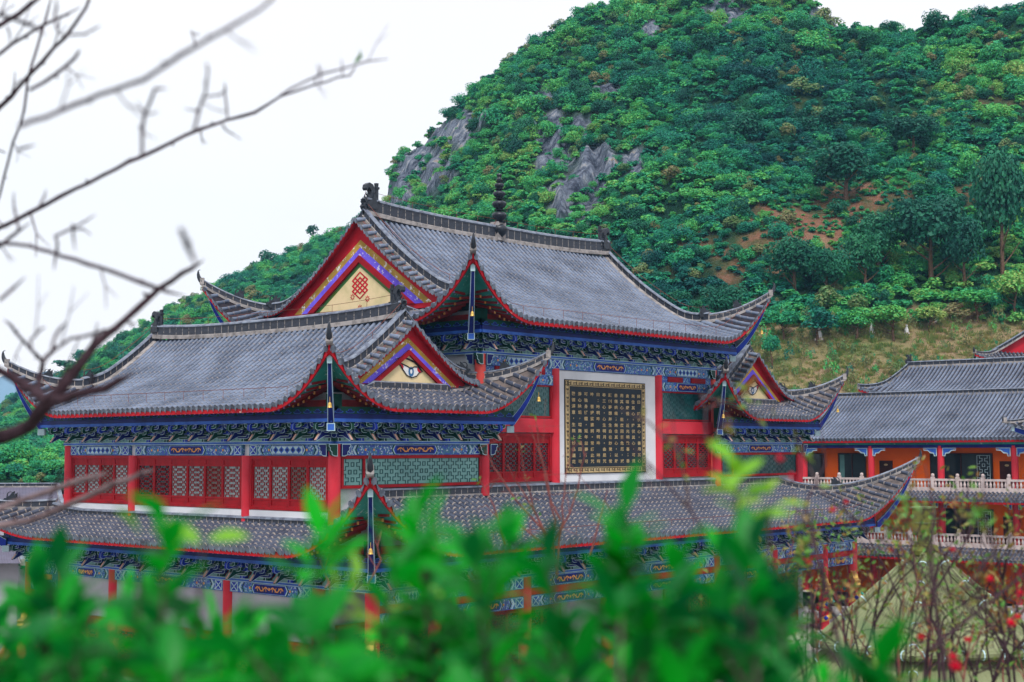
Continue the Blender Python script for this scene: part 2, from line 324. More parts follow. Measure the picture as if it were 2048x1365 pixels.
def sweep(mb, path, side, prof, mat, caps=True, closed=True, u0=0.0, scale=None):
    """profile (a along side, b up) carried along path"""
    rows, uvs = [], []; L = u0; k = len(prof)
    vs = [0]
    for i in range(k): vs.append(vs[-1]+math.hypot(prof[(i+1) % k][0]-prof[i][0], prof[(i+1) % k][1]-prof[i][1]))
    for i, p in enumerate(path):
        if i: L += float(np.linalg.norm(V(*p)-V(*path[i-1])))
        sc_ = scale[i] if scale is not None else 1.0
        s_ = side[i] if isinstance(side, list) else side
        r = [V(*p)+s_*a*sc_+Zv*b*sc_ for a, b in prof]
        if closed: r.append(r[0])
        rows.append(r); uvs.append([(L, v) for v in vs[:len(r)]])
    if callable(mat) or isinstance(mat, (str, bpy.types.Material)): mb.grid(rows, mat, uvs)
    else:
        for j in range(len(rows[0])-1): mb.grid([r[j:j+2] for r in rows], mat[j % len(mat)], [u[j:j+2] for u in uvs])
    if caps and closed:
        m0 = mat if isinstance(mat, (str, bpy.types.Material)) else mat[0]
        mb.face(rows[0][:-1][::-1], m0); mb.face(rows[-1][:-1], m0)
def lathe(mb, c, prof, mat, seg=14, axis=None):
    rows = [[V(c[0]+r*math.cos(2*math.pi*i/seg), c[1]+r*math.sin(2*math.pi*i/seg), c[2]+z) for i in range(seg+1)] for r, z in prof]
    mb.grid(rows, mat)
def tube(mb, path, rad, mat, seg=6, cap=True):
    P = [V(*p) for p in path]; rows, uvs = [], []; prev = None; L = 0
    for i, p in enumerate(P):
        d = P[min(i+1, len(P)-1)]-P[max(i-1, 0)]; d = d/(np.linalg.norm(d)+1e-9)
        if prev is None: a = np.cross(d, V(.31, .2, .93)); 
        else: a = prev-d*(prev@d)
        a = a/(np.linalg.norm(a)+1e-9); prev = a; b = np.cross(d, a); r = rad[i] if hasattr(rad, '__len__') else rad
        if i: L += float(np.linalg.norm(p-P[i-1]))
        rows.append([p+(a*math.cos(2*math.pi*j/seg)+b*math.sin(2*math.pi*j/seg))*r for j in range(seg+1)]); uvs.append([(L, j*.1) for j in range(seg+1)])
    mb.grid(rows, mat, uvs)
    if cap: mb.face(rows[0][:-1][::-1], mat); mb.face(rows[-1][:-1], mat)

# ---------------------------------------------------------------- roofs
class Slope:
    """one roof plane: eave from corner c, running W along u, going D inwards along v"""
    def __init__(s, c, u, v, W, D, H, a, S, L, E, left=True, right=True, run=None, LL=None, LR=None):
        s.LL, s.LR = LL, LR
        s.c = V(*c); s.u = V(*u); s.v = V(*v); s.W, s.D, s.H, s.a, s.S, s.L, s.E, s.left, s.right = W, D, H, a, S, L, E, left, right
        s.run = run or D
    def pt(s, x, d, h=0.0):
        t = d/s.run; z = s.H*(s.a*t+(1-s.a)*t*t)
        p = s.c+s.u*x+s.v*d+Zv*(z+h)
        for on, q, sg, L_ in ((s.left, x, -1, s.LL), (s.right, s.W-x, 1, s.LR)):
            if on:
                mm = max(q, d)
                if mm < s.S:
                    k = (1-mm/s.S)**2; p = p+(s.u*sg-s.v)*(s.E*k)+Zv*((s.L if L_ is None else L_)*k)
        return p
    def nrm(s, x, d):
        e = .05; a = s.pt(x+e, d)-s.pt(x, d); b = s.pt(x, d+e)-s.pt(x, d); n = np.cross(a, b); n /= np.linalg.norm(n)
        return n if n[2] > 0 else -n
def tile_slope(mb, S, dmax, xr, rib='tile', pan='pan', sp=.38, tl=.40, r=.10, caps=True, extra=()):
    x0, x1 = xr; n = max(1, int(round((x1-x0)/sp))); xs = [x0+(x1-x0)*i/n for i in range(n+1)]
    nd = 14
    rows = []
    for x in xs: rows.append([S.pt(x, dmax(x)*j/nd, -.03) for j in range(nd+1)])
    mb.grid(rows, pan)
    an = [math.pi*k/5 for k in range(6)]
    for i in range(n):
        x = (xs[i]+xs[i+1])/2; D = dmax(x)
        if D < .12: continue
        nn = S.nrm(x, D*.4); nt_ = max(1, int(D/tl)); u = S.pt(x+.05, D*.2)-S.pt(x-.05, D*.2); u = u/np.linalg.norm(u)
        ds = []
        for k in range(nt_): ds += [(k*D/nt_, r*1.1), ((k+1)*D/nt_-.004, r*.9)]
        rr, uv = [], []
        for d, q in ds:
            p = S.pt(x, d); rr.append([p+u*(q*math.cos(t))+nn*(q*1.25*math.sin(t)-.02) for t in an]); uv.append([(d*.40/(D/nt_)+.01, .1)]*6)
        mb.grid(rr, rib, uv)
        if caps:
            p = S.pt(x, -.02); c = [p+u*(r*1.35*math.cos(t))+nn*(r*1.35*math.sin(t)-.02) for t in np.linspace(0, 2*math.pi, 9)[:-1]]
            mb.face(c, 'cap')
            q1, q2 = S.pt(xs[i], -.02), S.pt(xs[i], -.02)
    if caps:                                      # drip tiles hanging between the round ends
        for x in xs[1:-1]:
            a, b = S.pt(x-sp*.33, -.01), S.pt(x+sp*.33, -.01); mb.face([a+Zv*.03, b+Zv*.03, (a+b)/2-Zv*.2], 'cap')
def eave(parent, S, xr, board='red', name='eave', over=2.2, soff='teal', raft=True, low=.31):
    x0, x1 = xr; n = int((x1-x0)/.3); xs = np.linspace(x0, x1, n+1)
    mb = MB()                                     # red fascia
    rows = [[S.pt(x, .04, -.05), S.pt(x, .04, -low+.02), S.pt(x, .14, -low+.02), S.pt(x, .14, -.06)] for x in xs]
    mb.grid(rows, board); o1 = mb.build('eave_board', parent)
    mb = MB()
    dm = lambda x: max(.15, min(over, (x-x0)+.14 if S.left else 9, (x1-x)+.14 if S.right else 9))
    rows = [[S.pt(x, .13+(dm(x)-.13)*j/6, -low+.03) for j in range(7)] for x in xs]
    mb.grid(rows, soff); mb.build('eave_soffit', parent)
    if raft:
        mb = MB()
        for k, x in enumerate(np.arange(x0+.25, x1-.2, .34)):
            for (d0, dl, h, w) in ((.22, 1.0, -low, .052), (1.0, 1.2, -low-.12, .062)):
                q = min(x-x0 if S.left else 9, x1-x if S.right else 9)
                if q < (1.25 if d0 < .5 else 1.5): continue
                d1 = min(d0+dl, over, q+.1)
                # rafters near a corner fan out towards it
                fan = 0.0
                if S.left and x-x0 < S.S*.7: fan = -(1-(x-x0)/(S.S*.7))*.5
                if S.right and x1-x < S.S*.7: fan = (1-(x1-x)/(S.S*.7))*.5
                a = S.pt(x, d0, h); b = S.pt(x-fan*(d1-d0), d1, h-.02); u = S.u
                P8 = [a-u*w-Zv*w, a+u*w-Zv*w, b+u*w-Zv*w, b-u*w-Zv*w, a-u*w+Zv*w, a+u*w+Zv*w, b+u*w+Zv*w, b-u*w+Zv*w]
                mb.hexa(P8, 'rafter'); dd = (a-b)/np.linalg.norm(a-b)*.006
                mb.face([a-u*w-Zv*w+dd, a+u*w-Zv*w+dd, a+u*w+Zv*w+dd, a-u*w+Zv*w+dd], 'purple' if d0 < .5 else 'gold')
        mb.build('rafters', parent)
RIDGE = lambda w, h: [(-w, -.12), (-w, h*.10), (-w*.72, h*.14), (-w*.72, h*.78), (-w, h*.82), (-w*.8, h*.95), (0, h*1.04), (w*.8, h*.95), (w, h*.82), (w*.72, h*.78), (w*.72, h*.14), (w, h*.10), (w, -.12)]
RM = lambda g: ['mortar', 'mortar', g, 'ridge_cap', 'ridge_cap', 'ridge_cap', 'ridge_cap', 'ridge_cap', 'ridge_cap', g, 'mortar', 'mortar', 'mortar']
def corner(parent, S, at_left, p_in, hipside, beam_in, zbeam=None, horn=1.0, ridge='ridge', hh=.42, low=.31):
    """hip ridge, horn finial and the painted corner beam below, at one end of slope S"""
    X = (lambda q: q) if at_left else (lambda q: S.W-q)
    qs = np.linspace(p_in, -.05, 22); path = [S.pt(X(q), q, .02) for q in qs]
    out = (S.u*(-1 if at_left else 1)-S.v); out /= np.linalg.norm(out); side = np.cross(out, Zv)
    mb = MB(); sweep(mb, path, side, RIDGE(.17, hh), RM(ridge), scale=[1-.25*i/21 for i in range(22)]); mb.build('hip_ridge', parent)
    tip = path[-1]; d = path[-1]-path[-3]; d /= np.linalg.norm(d)
    mb = MB()
    pts, rad = [], []; cur = tip+Zv*.1-out*.1
    for k in range(11):
        t = k/10; an = .55+1.35*t; pts.append(cur.copy()); rad.append(.135*(1-t)**.7+.022)
        cur = cur+(out*math.cos(an)*.8+Zv*math.sin(an))*.072*horn
    pts.append(pts[-1]-out*.1+Zv*.03); rad.append(.02); tube(mb, pts, rad, 'black', 7)
    a = tip-out*.1; mb.hexa([a-side*.15-out*.12-Zv*.05, a+side*.15-out*.12-Zv*.05, a+side*.15+out*.12-Zv*.05, a-side*.15+out*.12-Zv*.05,
                             a-side*.13-out*.1+Zv*.3, a+side*.13-out*.1+Zv*.3, a+side*.13+out*.1+Zv*.3, a-side*.13+out*.1+Zv*.3], 'mortar')
    mb.build('corner_horn', parent, smooth=False)
    # corner beam
    if zbeam is None: zbeam = S.c[2]-.7
    mb = MB(); qs = np.linspace(beam_in, .25, 16)
    path = []
    for q in qs:
        w_ = ((q-.25)/(beam_in-.25))**.85; p_ = S.pt(X(q), q, -low-.14); p_[2] = p_[2]*(1-w_)+zbeam*w_; path.append(p_)
    w = .115; pr = [(-w, -.22), (w, -.22), (w, .22), (-w, .22)]
    sweep(mb, path, side, pr, ['navy', 'blue', 'navy', 'blue'], scale=[1.15-.45*i/15 for i in range(16)])
    for sx in (-1, 1):                            # pale edge lines of the painted beam
        for bz in (-.232, .19):
            sweep(mb, path, side, [(sx*w-.013, bz), (sx*w+.013, bz), (sx*w+.013, bz+.03), (sx*w-.013, bz+.03)], 'outline', scale=[1.15-.45*i/15 for i in range(16)])
    p0 = path[-1]; mb.hexa([p0+side*s1*w*.9+out*(.05 if q else -.1)+Zv*zz for zz in (-.17, .15) for s1, q in ((-1, 1), (1, 1), (1, 0), (-1, 0))], 'outline')
    p1 = path[0]-Zv*.2
    mb.hexa([p1+side*s1*.17+out*q+Zv*zz for zz in (-.2, .12) for s1, q in ((-1, .17), (1, .17), (1, -.17), (-1, -.17))], 'outline')
    mb.hexa([p1+side*s1*.135+out*q+Zv*zz for zz in (-.165, .085) for s1, q in ((-1, .18), (1, .18), (1, -.16), (-1, -.16))], 'lightblue')
    mb.build('corner_beam', parent)
    return path, tip, out
def ornament(parent, p, out, s=1.0, kind='dragon', name='ridge_ornament'):
    """cast ridge beast: post with cap, curling tail and a bulky carved head"""
    mb = MB(); out = V(*out); side = np.cross(out, Zv)
    P = lambda a, b: p+out*a*s+Zv*b*s-side*.14*s
    if kind == 'dragon':
        body = [(-.45, -.1), (.28, -.1), (.42, .12), (.30, .3), (.38, .45), (.22, .55), (.10, .48), (.02, .6), (-.05, .85), (.06, 1.0), (.16, .98), (.2, .86), (.28, .95), (.24, 1.12), (.08, 1.22), (-.14, 1.15), (-.27, .92), (-.26, .62), (-.42, .5), (-.36, .34), (-.5, .2)]
        prism(mb, body, P, side*.28*s, 'black', 'ridge', .02, True)
        b2 = [(-.34, .05), (.2, .05), (.3, .22), (.1, .42), (-.1, .5), (-.2, .8), (-.28, .5), (-.36, .3)]
        prism(mb, b2, lambda a, b: P(a, b)-side*.06*s, side*.40*s, 'black')
        c = p-out*.46*s; lathe(mb, c, [(.12*s, -.3), (.12*s, .35*s), (.19*s, .37*s), (.19*s, .43*s), (.10*s, .46*s), (.10*s, .98*s), (.15*s, 1.0*s), (.15*s, 1.08*s), (.09*s, 1.1*s), (.11*s, 1.26*s), (0, 1.28*s)], 'black', 10)
        for k in range(5):
            a = p+out*(.35-.1*k)*s+Zv*(.2+.13*k)*s; tube(mb, [a, a+out*.13*s+Zv*.12*s, a+out*.1*s+Zv*.22*s], [.05*s, .035*s, .01*s], 'black', 5)
    else:
        body = [(-.34, -.1), (.26, -.1), (.36, .1), (.5, .16), (.42, .26), (.28, .28), (.3, .38), (.16, .36), (.02, .5), (-.1, .66), (-.24, .72), (-.2, .56), (-.3, .44), (-.4, .5), (-.38, .3), (-.46, .16)]
        prism(mb, body, lambda a, b: P(a, b)+side*.02*s, side*.24*s, 'black', 'ridge', .015, True)
        a = p+out*.05*s+Zv*.38*s+side*0
        tube(mb, [a+(out*math.cos(t)+Zv*math.sin(t))*.2*s+Zv*.1*s for t in np.linspace(-.9, 2.3, 9)], [.05*s, .05*s, .045*s, .04*s, .04*s, .03*s, .03*s, .02*s, .008], 'black', 5)
        for k in range(4):
            q = p+out*(-.3+.12*k)*s+Zv*(.45-.05*k)*s; tube(mb, [q, q-out*.12*s+Zv*.12*s, q-out*.16*s+Zv*.2*s], [.05*s, .03*s, .008], 'black', 5)
    mb.build(name, parent)
def verge(parent, S, x, d0, d1, out, sp=.40, ln=.66):
    """short tile rows poking out over the gable edge"""
    mb = MB(); out = V(*out); n = int((d1-d0)/sp)
    for k in range(n+1):
        d = d0+(d1-d0)*k/n; p = S.pt(x, d, .02)+out*.02; al = S.pt(x, d+.1)-S.pt(x, d-.1); al /= np.linalg.norm(al); up = np.cross(out, al); up = up if up[2] > 0 else -up
        rows, uv = [], []; r = .115
        for j, q in ((-.1, r), (ln*.5, r*.92), (ln*.5+.01, r*1.1), (ln, r)):
            rows.append([p+out*j-Zv*(.22*max(j, 0))+al*(q*math.cos(t))+up*q*math.sin(t) for t in np.linspace(0, math.pi, 6)]); uv.append([(j+.2, 0)]*6)
        mb.grid(rows, 'tile', uv)
        c = p+out*(ln+.005)-Zv*(.22*ln); mb.face([c+al*(r*1.25*math.cos(t))+Zv*r*1.25*math.sin(t) for t in np.linspace(0, 2*math.pi, 9)[:-1]], 'cap')
        if k < n:
            e = (S.pt(x, d+sp, .02)-S.pt(x, d, .02)); c2 = c+e*.5; mb.face([c2-e*.33-out*.02, c2+e*.33-out*.02, c2-Zv*.17-out*.02], 'cap')
    rows = [[S.pt(x, d, -.02), S.pt(x, d, -.02)+out*ln*.5-Zv*.08, S.pt(x, d, -.02)+out*ln-Zv*.15] for d in np.linspace(d0-.1, d1, 14)]
    mb.grid(rows, 'pan_old'); rows = [[S.pt(x, d, -.03)+out*ln-Zv*.15, S.pt(x, d, -.2)+out*ln*.9-Zv*.1] for d in np.linspace(d0-.1, d1, 14)]
    mb.grid(rows, 'redwall')
    rows = [[S.pt(x, d, -.05)+out*ln*.9-Zv*.12, S.pt(x, d, -.06)] for d in np.linspace(d0-.1, d1, 14)]
    mb.grid(rows, 'redwall')
    mb.build('verge_tiles', parent)
def gable(parent, F, hw, z0, z1, prof, cols, mirror=False, motif='eye'):
    """F: u=0 at the middle; triangular bands painted in relief"""
    mb = MB(); n = 10
    pts = [(-hw*1.12, z0-.25)]+[(-u, prof(u)) for u in np.linspace(hw*1.12, 0, n)]+[(u, prof(u)) for u in np.linspace(0, hw*1.12, n)][1:]+[(hw*1.12, z0-.25)]
    mb.face([F(a, b, 0) for a, b in pts], 'redwall')
    g = mb.build('gable_wall', parent, label='red triangular gable with painted chevron bands')
    H = z1-z0; dat = cols; prev = None
    for k, (s, mat, o) in enumerate(dat):
        mb = MB(); t = lambda sc_: [(-hw*sc_, z0), (hw*sc_, z0), (0, z0+H*sc_)]
        if k+1 < len(dat) and mat != 'darkred':
            s2 = dat[k+1][0]
            for sg in (-1, 1):
                prism(mb, [(sg*hw*s, z0), (sg*hw*s2, z0), (0, z0+H*s2), (0, z0+H*s)], lambda a, b: F(a, b, o-.04), F.n*.04, mat)
        elif mat == 'darkred':
            s2 = dat[k+1][0]
            for sg in (-1, 1): prism(mb, [(sg*hw*s, z0), (sg*hw*(s2-.02), z0), (0, z0+H*(s2-.02)), (0, z0+H*s)], lambda a, b: F(a, b, .002), F.n*(o+.10), mat)
        else: prism(mb, t(s), lambda a, b: F(a, b, o-.03), F.n*.03, mat)
        mb.build('painted_band' if k < len(dat)-1 else 'gable_panel', g)
    oc = dat[-1][2]; mb = MB(); sx = -1 if mirror else 1
    if motif == 'eye':
        c = (.05, z0+H*.28); k = hw/3.7
        T = lambda L: [(c[0]+sx*a*k, c[1]+b*k) for a, b in L]
        plate(mb, F, T([(-.72, .32), (-.45, .22), (-.1, .12), (.1, .02), (.3, .12), (.55, .12), (.78, -.1), (.62, -.12), (.45, -.28), (.15, -.35), (-.15, -.25), (-.4, 0)]), oc+.014, 'white')
        plate(mb, F, T([(-.72, .32), (-.42, .22), (-.34, .1), (-.38, -.02)]), oc+.02, 'redwall')
        plate(mb, F, T([(.52, .12), (.78, -.12), (.6, -.12), (.5, -.02)]), oc+.02, 'redwall')
        cc = T([(.12, -.1)])[0]
        plate(mb, F, [(cc[0]+.17*k*math.cos(t), cc[1]+.22*k*math.sin(t)) for t in np.linspace(0, 2*math.pi, 13)[:-1]], oc+.026, 'iris')
        plate(mb, F, [(cc[0]+.065*k*math.cos(t), cc[1]+.1*k*math.sin(t)) for t in np.linspace(0, 2*math.pi, 11)[:-1]], oc+.032, 'white')
        stroke(mb, F, T([(-.74, .34), (-.45, .22), (-.1, .12), (.1, .02), (.3, .12), (.55, .12), (.8, -.1), (.62, -.13), (.45, -.29), (.15, -.37), (-.15, -.27), (-.42, 0)]), .055*k, oc+.03, 'black_line', closed=True)
        stroke(mb, F, T([(-.85, .40), (-.5, .49), (-.1, .46), (.3, .34), (.62, .14), (.86, -.08)]), .085*k, oc+.02, 'black_line', taper=True)
        mb.build('painted_eye', g)
    else:
        c = V(0, z0+H*.29); q = .145; r2 = math.sqrt(.5)
        T = lambda a, b: tuple(c+V((a-b)*r2*1.35, (a+b)*r2)*q*1.32)
        for w in (-1.5, -.5, .5, 1.5):
            e = 2.5 if abs(w) < 1 else 1.5
            stroke(mb, F, [T(-e-.18, w), T(e+.18, w)], .085, oc+.012, 'redwall'); stroke(mb, F, [T(w, -e-.18), T(w, e+.18)], .085, oc+.014, 'redwall')
        for e in (-2.5, 2.5): stroke(mb, F, [T(e, -.5), T(e, .5)], .085, oc+.013, 'redwall'); stroke(mb, F, [T(-.5, e), T(.5, e)], .085, oc+.013, 'redwall')
        for sg in (-1, 1):
            e = 2.5*sg; stroke(mb, F, [T(1.5*sg, .5*sg), T(e, .5*sg), T(e, e), T(.5*sg, e), T(.5*sg, 1.5*sg)], .085, oc+.016, 'redwall')
        for dx, dz in ((-.55, -.62), (0, -1.05), (.55, -.45)):
            for t in range(8): a = t*math.pi/4; plate(mb, F, [(dx+math.cos(a+e)*rr+c[0], c[1]-.1+dz+math.sin(a+e)*rr) for e, rr in ((0, .05), (.22, .13), (0, .18), (-.22, .13))], oc+.014, 'redwall')
        mb.build('painted_knot', g)
    return g

# ---------------------------------------------------------------- painted timber kit
def make_bracket(alt):
    mb = MB(); P1 = 'green' if alt else 'blue'; P2 = 'blue' if alt else 'green'
    if not alt: P1 = 'navy'
    o_ = lambda y: (lambda a, b: V(a, -y, b))
    mb.box(-.17, .17, -.2, .1, 0, .16, P2); prism(mb, [(-.17, 0), (.17, 0), (.13, .16), (-.13, .16)], o_(.2), V(0, -.02, 0), P2)
    mb.box(-.012, .012, -.235, -.22, 0, .16, 'outline')
    arm = lambda w, z, h: [(-w, z+h), (-w, z+h*.35), (-w*.72, z), (w*.72, z), (w, z+h*.35), (w, z+h), (w*.6, z+h), (w*.52, z+h*.55), (-w*.52, z+h*.55), (-w*.6, z+h)]
    for w, z, y, m_ in ((.44, .12, .16, P1), (.52, .32, .2, P2), (.42, .34, .52, P1), (.50, .56, .56, P2), (.44, .58, .86, P1)):
        prism(mb, arm(w, z, .19), o_(y), V(0, -.12, 0), m_, 'outline', .017)
        for sx in (-1, 1): prism(mb, [(sx*w-.075, z+.19), (sx*w+.075, z+.19), (sx*w+.09, z+.27), (sx*w-.09, z+.27)], o_(y-.02), V(0, -.15, 0), P2, 'outline', .016)
    s = lambda x: (lambda a, b: V(x, -a, b))
    ang = [(.1, .24), (.6, .2), (.98, .02), (1.06, .0), (1.08, .05), (.86, .3), (.8, .42), (.1, .42)]
    prism(mb, ang, s(-.075), V(.15, 0, 0), P1, 'outline', .02, True)
    ang2 = [(.1, .48), (.8, .48), (1.0, .42), (1.14, .5), (1.12, .7), (1.0, .8), (.9, .74), (.1, .74)]
    prism(mb, ang2, s(-.07), V(.14, 0, 0), P2, 'outline', .02, True)
    mb.face([V(-.06, -1.09, .04), V(.06, -1.09, .04), V(.06, -.88, .30), V(-.06, -.88, .30)], 'pink')
    me = mb.build('bracket'); me_ = me.data; bpy.data.objects.remove(me); me_.name = 'bracket_set'
    return me_
BR = [make_bracket(0), make_bracket(1)]
def brackets(parent, F, us, z, rz):
    for i, u in enumerate(us):
        o = bpy.data.objects.new('bracket_set', BR[i % 2]); link(o, parent); o.location = F(u, z, 0); o.rotation_euler = (0, 0, rz)
def timber(parent, F, u0, u1, zl, rz, nb, ext=(0, 0), plaq=True, nomakes=False):
    """ledge, bracket row with painted plaques, purlins and cloud band above; zl = top of the ledge"""
    mb = MB(); fbox(mb, F, u0-.1*bool(ext[0]), u1+.1*bool(ext[1]), zl-.12, zl-.003, 0, .26, 'lightblue')
    fbox(mb, F, u0-.1*bool(ext[0]), u1+.1*bool(ext[1]), zl-.025, zl, 0, .275, 'outline'); fbox(mb, F, u0, u1, zl-.135, zl-.11, 0, .27, 'outline')
    mb.build('ledge_beam', parent)
    sp = (u1-u0)/nb; us = [u0+sp*i for i in range(nb+1)]
    brackets(parent, F, us, zl, rz)
    mb = MB(); fbox(mb, F, u0, u1, zl, zl+1.35, -.1, .02, 'green')
    for i in range(nb):
        a = us[i]; P = lambda l: [(a+sp/2+x*sp*.5, zl+z_) for x, z_ in l]
        plate(mb, F, P([(-.82, .005), (.82, .005), (.78, .12), (.6, .2), (.5, .36), (.3, .42), (-.3, .42), (-.5, .36), (-.6, .2), (-.78, .12)]), .035, 'darkred')
        plate(mb, F, P([(-.74, .005), (.74, .005), (.68, .1), (.5, .18), (.4, .32), (.25, .38), (-.25, .38), (-.4, .32), (-.5, .18), (-.68, .1)]), .045, 'palegreen')
        plate(mb, F, [(a+sp/2+.09*math.cos(t), zl+.3+.09*math.sin(t)) for t in np.linspace(0, 6.28, 10)[:-1]], .055, 'redwall')
        plate(mb, F, [(a+sp/2+.05*math.cos(t), zl+.3+.05*math.sin(t)) for t in np.linspace(0, 6.28, 9)[:-1]], .062, 'outline')
        for sx in (-1, 1): stroke(mb, F, [(a+sp/2+sx*(.06+.12*t)*(1), zl+.1+.05*math.sin(t*7)) for t in np.linspace(0, 1, 6)], .02, .052, 'blue')
    mb.build('bracket_plaques', parent)
    e0, e1 = u0-ext[0], u1+ext[1]
    mb = MB(); fbox(mb, F, e0, e1, zl+.78, zl+.92, .78, 1.10, 'lightblue'); fbox(mb, F, e0, e1, zl+.92, zl+1.12, .74, 1.07, 'navy'); fbox(mb, F, e0, e1, zl+1.12, zl+1.42, .7, 1.0, 'green')
    n = max(2, int((e1-e0)/.62)); w = (e1-e0)/n
    for i in range(n):
        c = e0+w*(i+.5); P = lambda l, k=1.0: [(c+x*w*.4*k, zl+1.24+z_*k) for x, z_ in l]
        sh = [(-1, -.05), (-.6, -.09), (.6, -.09), (1, -.05), (.9, -.01), (.5, .0), (.3, .08), (-.3, .08), (-.5, 0), (-.9, -.01)]
        plate(mb, F, P(sh), 1.012, 'lightblue'); plate(mb, F, P(sh, .78), 1.02, 'navy')
    fbox(mb, F, e0+.4, e1-.4, zl+1.42, zl+1.72, .4, .6, 'rafter')
    for on, u in ((ext[0], e0), (ext[1], e1)):
        if on: sg = 1 if u == e0 else -1; fbox(mb, F, min(u+sg*.3, u+sg*.75), max(u+sg*.3, u+sg*.75), zl+.8, zl+1.95, .3, .72, 'green')
    mb.build('purlin_beams', parent)
    return us
def beam(parent, F, u0, u1, z0, z1, kind='dragon', o=.16):
    """painted tie beam"""
    mb = MB(); fbox(mb, F, u0, u1, z0, z1, -.05, o, 'mosaic'); h = z1-z0; zc = (z0+z1)/2; W = u1-u0
    for zz in (z0+.012, z1-.03): fbox(mb, F, u0, u1, zz, zz+.018, o, o+.008, 'lightblue')
    p = o+.012; ends = .5*h*2 if W > 5 else 0
    def chev(x, sg, mat, w=.11):
        plate(mb, F, [(x, z0+.03), (x+w, z0+.03), (x+w+sg*h*.3, zc), (x+w, z1-.03), (x, z1-.03), (x+sg*h*.3, zc)], p, mat)
    for e, sg in ((u0, -1), (u1, 1)):
        q = e-sg*.06
        if ends:
            a, b = sorted((q, q-sg*ends)); fbox(mb, F, a, b, z0+.03, z1-.03, o, p, 'outline'); fbox(mb, F, a+.04, b-.04, z0+.06, z1-.06, p, p+.006, 'blue')
            for s2 in (-1, 1): stroke(mb, F, [(a+.03, zc-s2*(h/2-.06)), (b-.03, zc+s2*(h/2-.06))], .05, p+.01, 'outline')
            q -= sg*(ends+.08)
        chev(q-sg*.25 if sg > 0 else q+.14, sg, 'outline', .1); chev(q-sg*.40 if sg > 0 else q+.29, sg, 'green', .06)
        for k in (0.0, .5): 
            uu = q-sg*(.75+k*1.0)
            if abs(uu-(u0+u1)/2) > W*.2: plate(mb, F, [(uu+.055*math.cos(t), zc+.055*math.sin(t)) for t in np.linspace(0, 6.28, 9)[:-1]], p, 'gold')
    c = (u0+u1)/2; hw = min(1.35, W*.21)
    hx = lambda g: [(c-hw-g*1.2, zc), (c-hw+.12-g, z0+.05-g*.3), (c+hw-.12+g, z0+.05-g*.3), (c+hw+g*1.2, zc), (c+hw-.12+g, z1-.05+g*.3), (c-hw+.12-g, z1-.05+g*.3)]
    plate(mb, F, hx(.10), p, 'green'); plate(mb, F, hx(.05), p+.006, 'outline'); plate(mb, F, hx(.0), p+.012, 'blue')
    if kind == 'dragon':
        plate(mb, F, [(c-hw+.16, z0+.08), (c+hw-.16, z0+.08), (c+hw-.16, z1-.08), (c-hw+.16, z1-.08)], p+.016, 'navy')
        for sx in (-1, 1):
            L = hw-.32; ww = h*.11
            pts = [(c+sx*(.10+L*t), zc+math.sin(t*9.5)*h*.17) for t in np.linspace(0, 1, 16)]
            stroke(mb, F, pts, ww, p+.024, 'gold')
            for t in (.12, .35, .58, .8): x = c+sx*(.1+L*t); stroke(mb, F, [(x, zc-h*.2), (x+sx*.08, zc+h*.2)], .035, p+.026, 'gold')
        stroke(mb, F, [(c-.05, zc), (c+.05, zc+.02)], .12, p+.024, 'gold')
    else:
        plate(mb, F, [(c-hw+.1, z0+.08), (c+hw-.1, z0+.08), (c+hw-.1, z1-.08), (c-hw+.1, z1-.08)], p+.016, 'outline')
        n = 5; w = (2*hw-.3)/n
        for i in range(n):
            x = c-hw+.15+w*(i+.5); plate(mb, F, [(x-w*.47, zc), (x, zc-h*.32), (x+w*.47, zc), (x, zc+h*.32)], p+.024, 'lightblue'); plate(mb, F, [(x-w*.25, zc), (x, zc-h*.17), (x+w*.25, zc), (x, zc+h*.17)], p+.03, 'navy')
    mb.build('painted_beam', parent)
def column(parent, p, z0, z1, r=.27, mat='column', name='column', foot=False):
    mb = MB(); lathe(mb, (0, 0, 0), [(r, z0), (r, z1)], mat, 20); lathe(mb, (0, 0, 0), [(0, z1), (r, z1)], mat, 20)
    if z0 < -8: lathe(mb, (0, 0, 0), [(r*1.35, z0), (r*1.35, z0+.08), (r, z0+.14)], 'stone', 20)
    o = mb.build(name, parent, smooth=False, loc=(p[0], p[1], 0))
    for f in o.data.polygons: f.use_smooth = True
    return o
def capital(parent, F, u, zt, sides=(-1, 1)):
    mb = MB()
    for s in sides:
        pts = [(u+s*.12, zt), (u+s*.62, zt), (u+s*.62, zt-.12), (u+s*.55, zt-.16), (u+s*.56, zt-.28), (u+s*.46, zt-.34), (u+s*.45, zt-.46), (u+s*.30, zt-.52), (u+s*.12, zt-.52)]
        prism(mb, pts, lambda a, b: F(a, b, .18), F.n*.16, 'green' if s < 0 else 'navy', 'outline', .03, True)
    mb.build('column_bracket', parent)
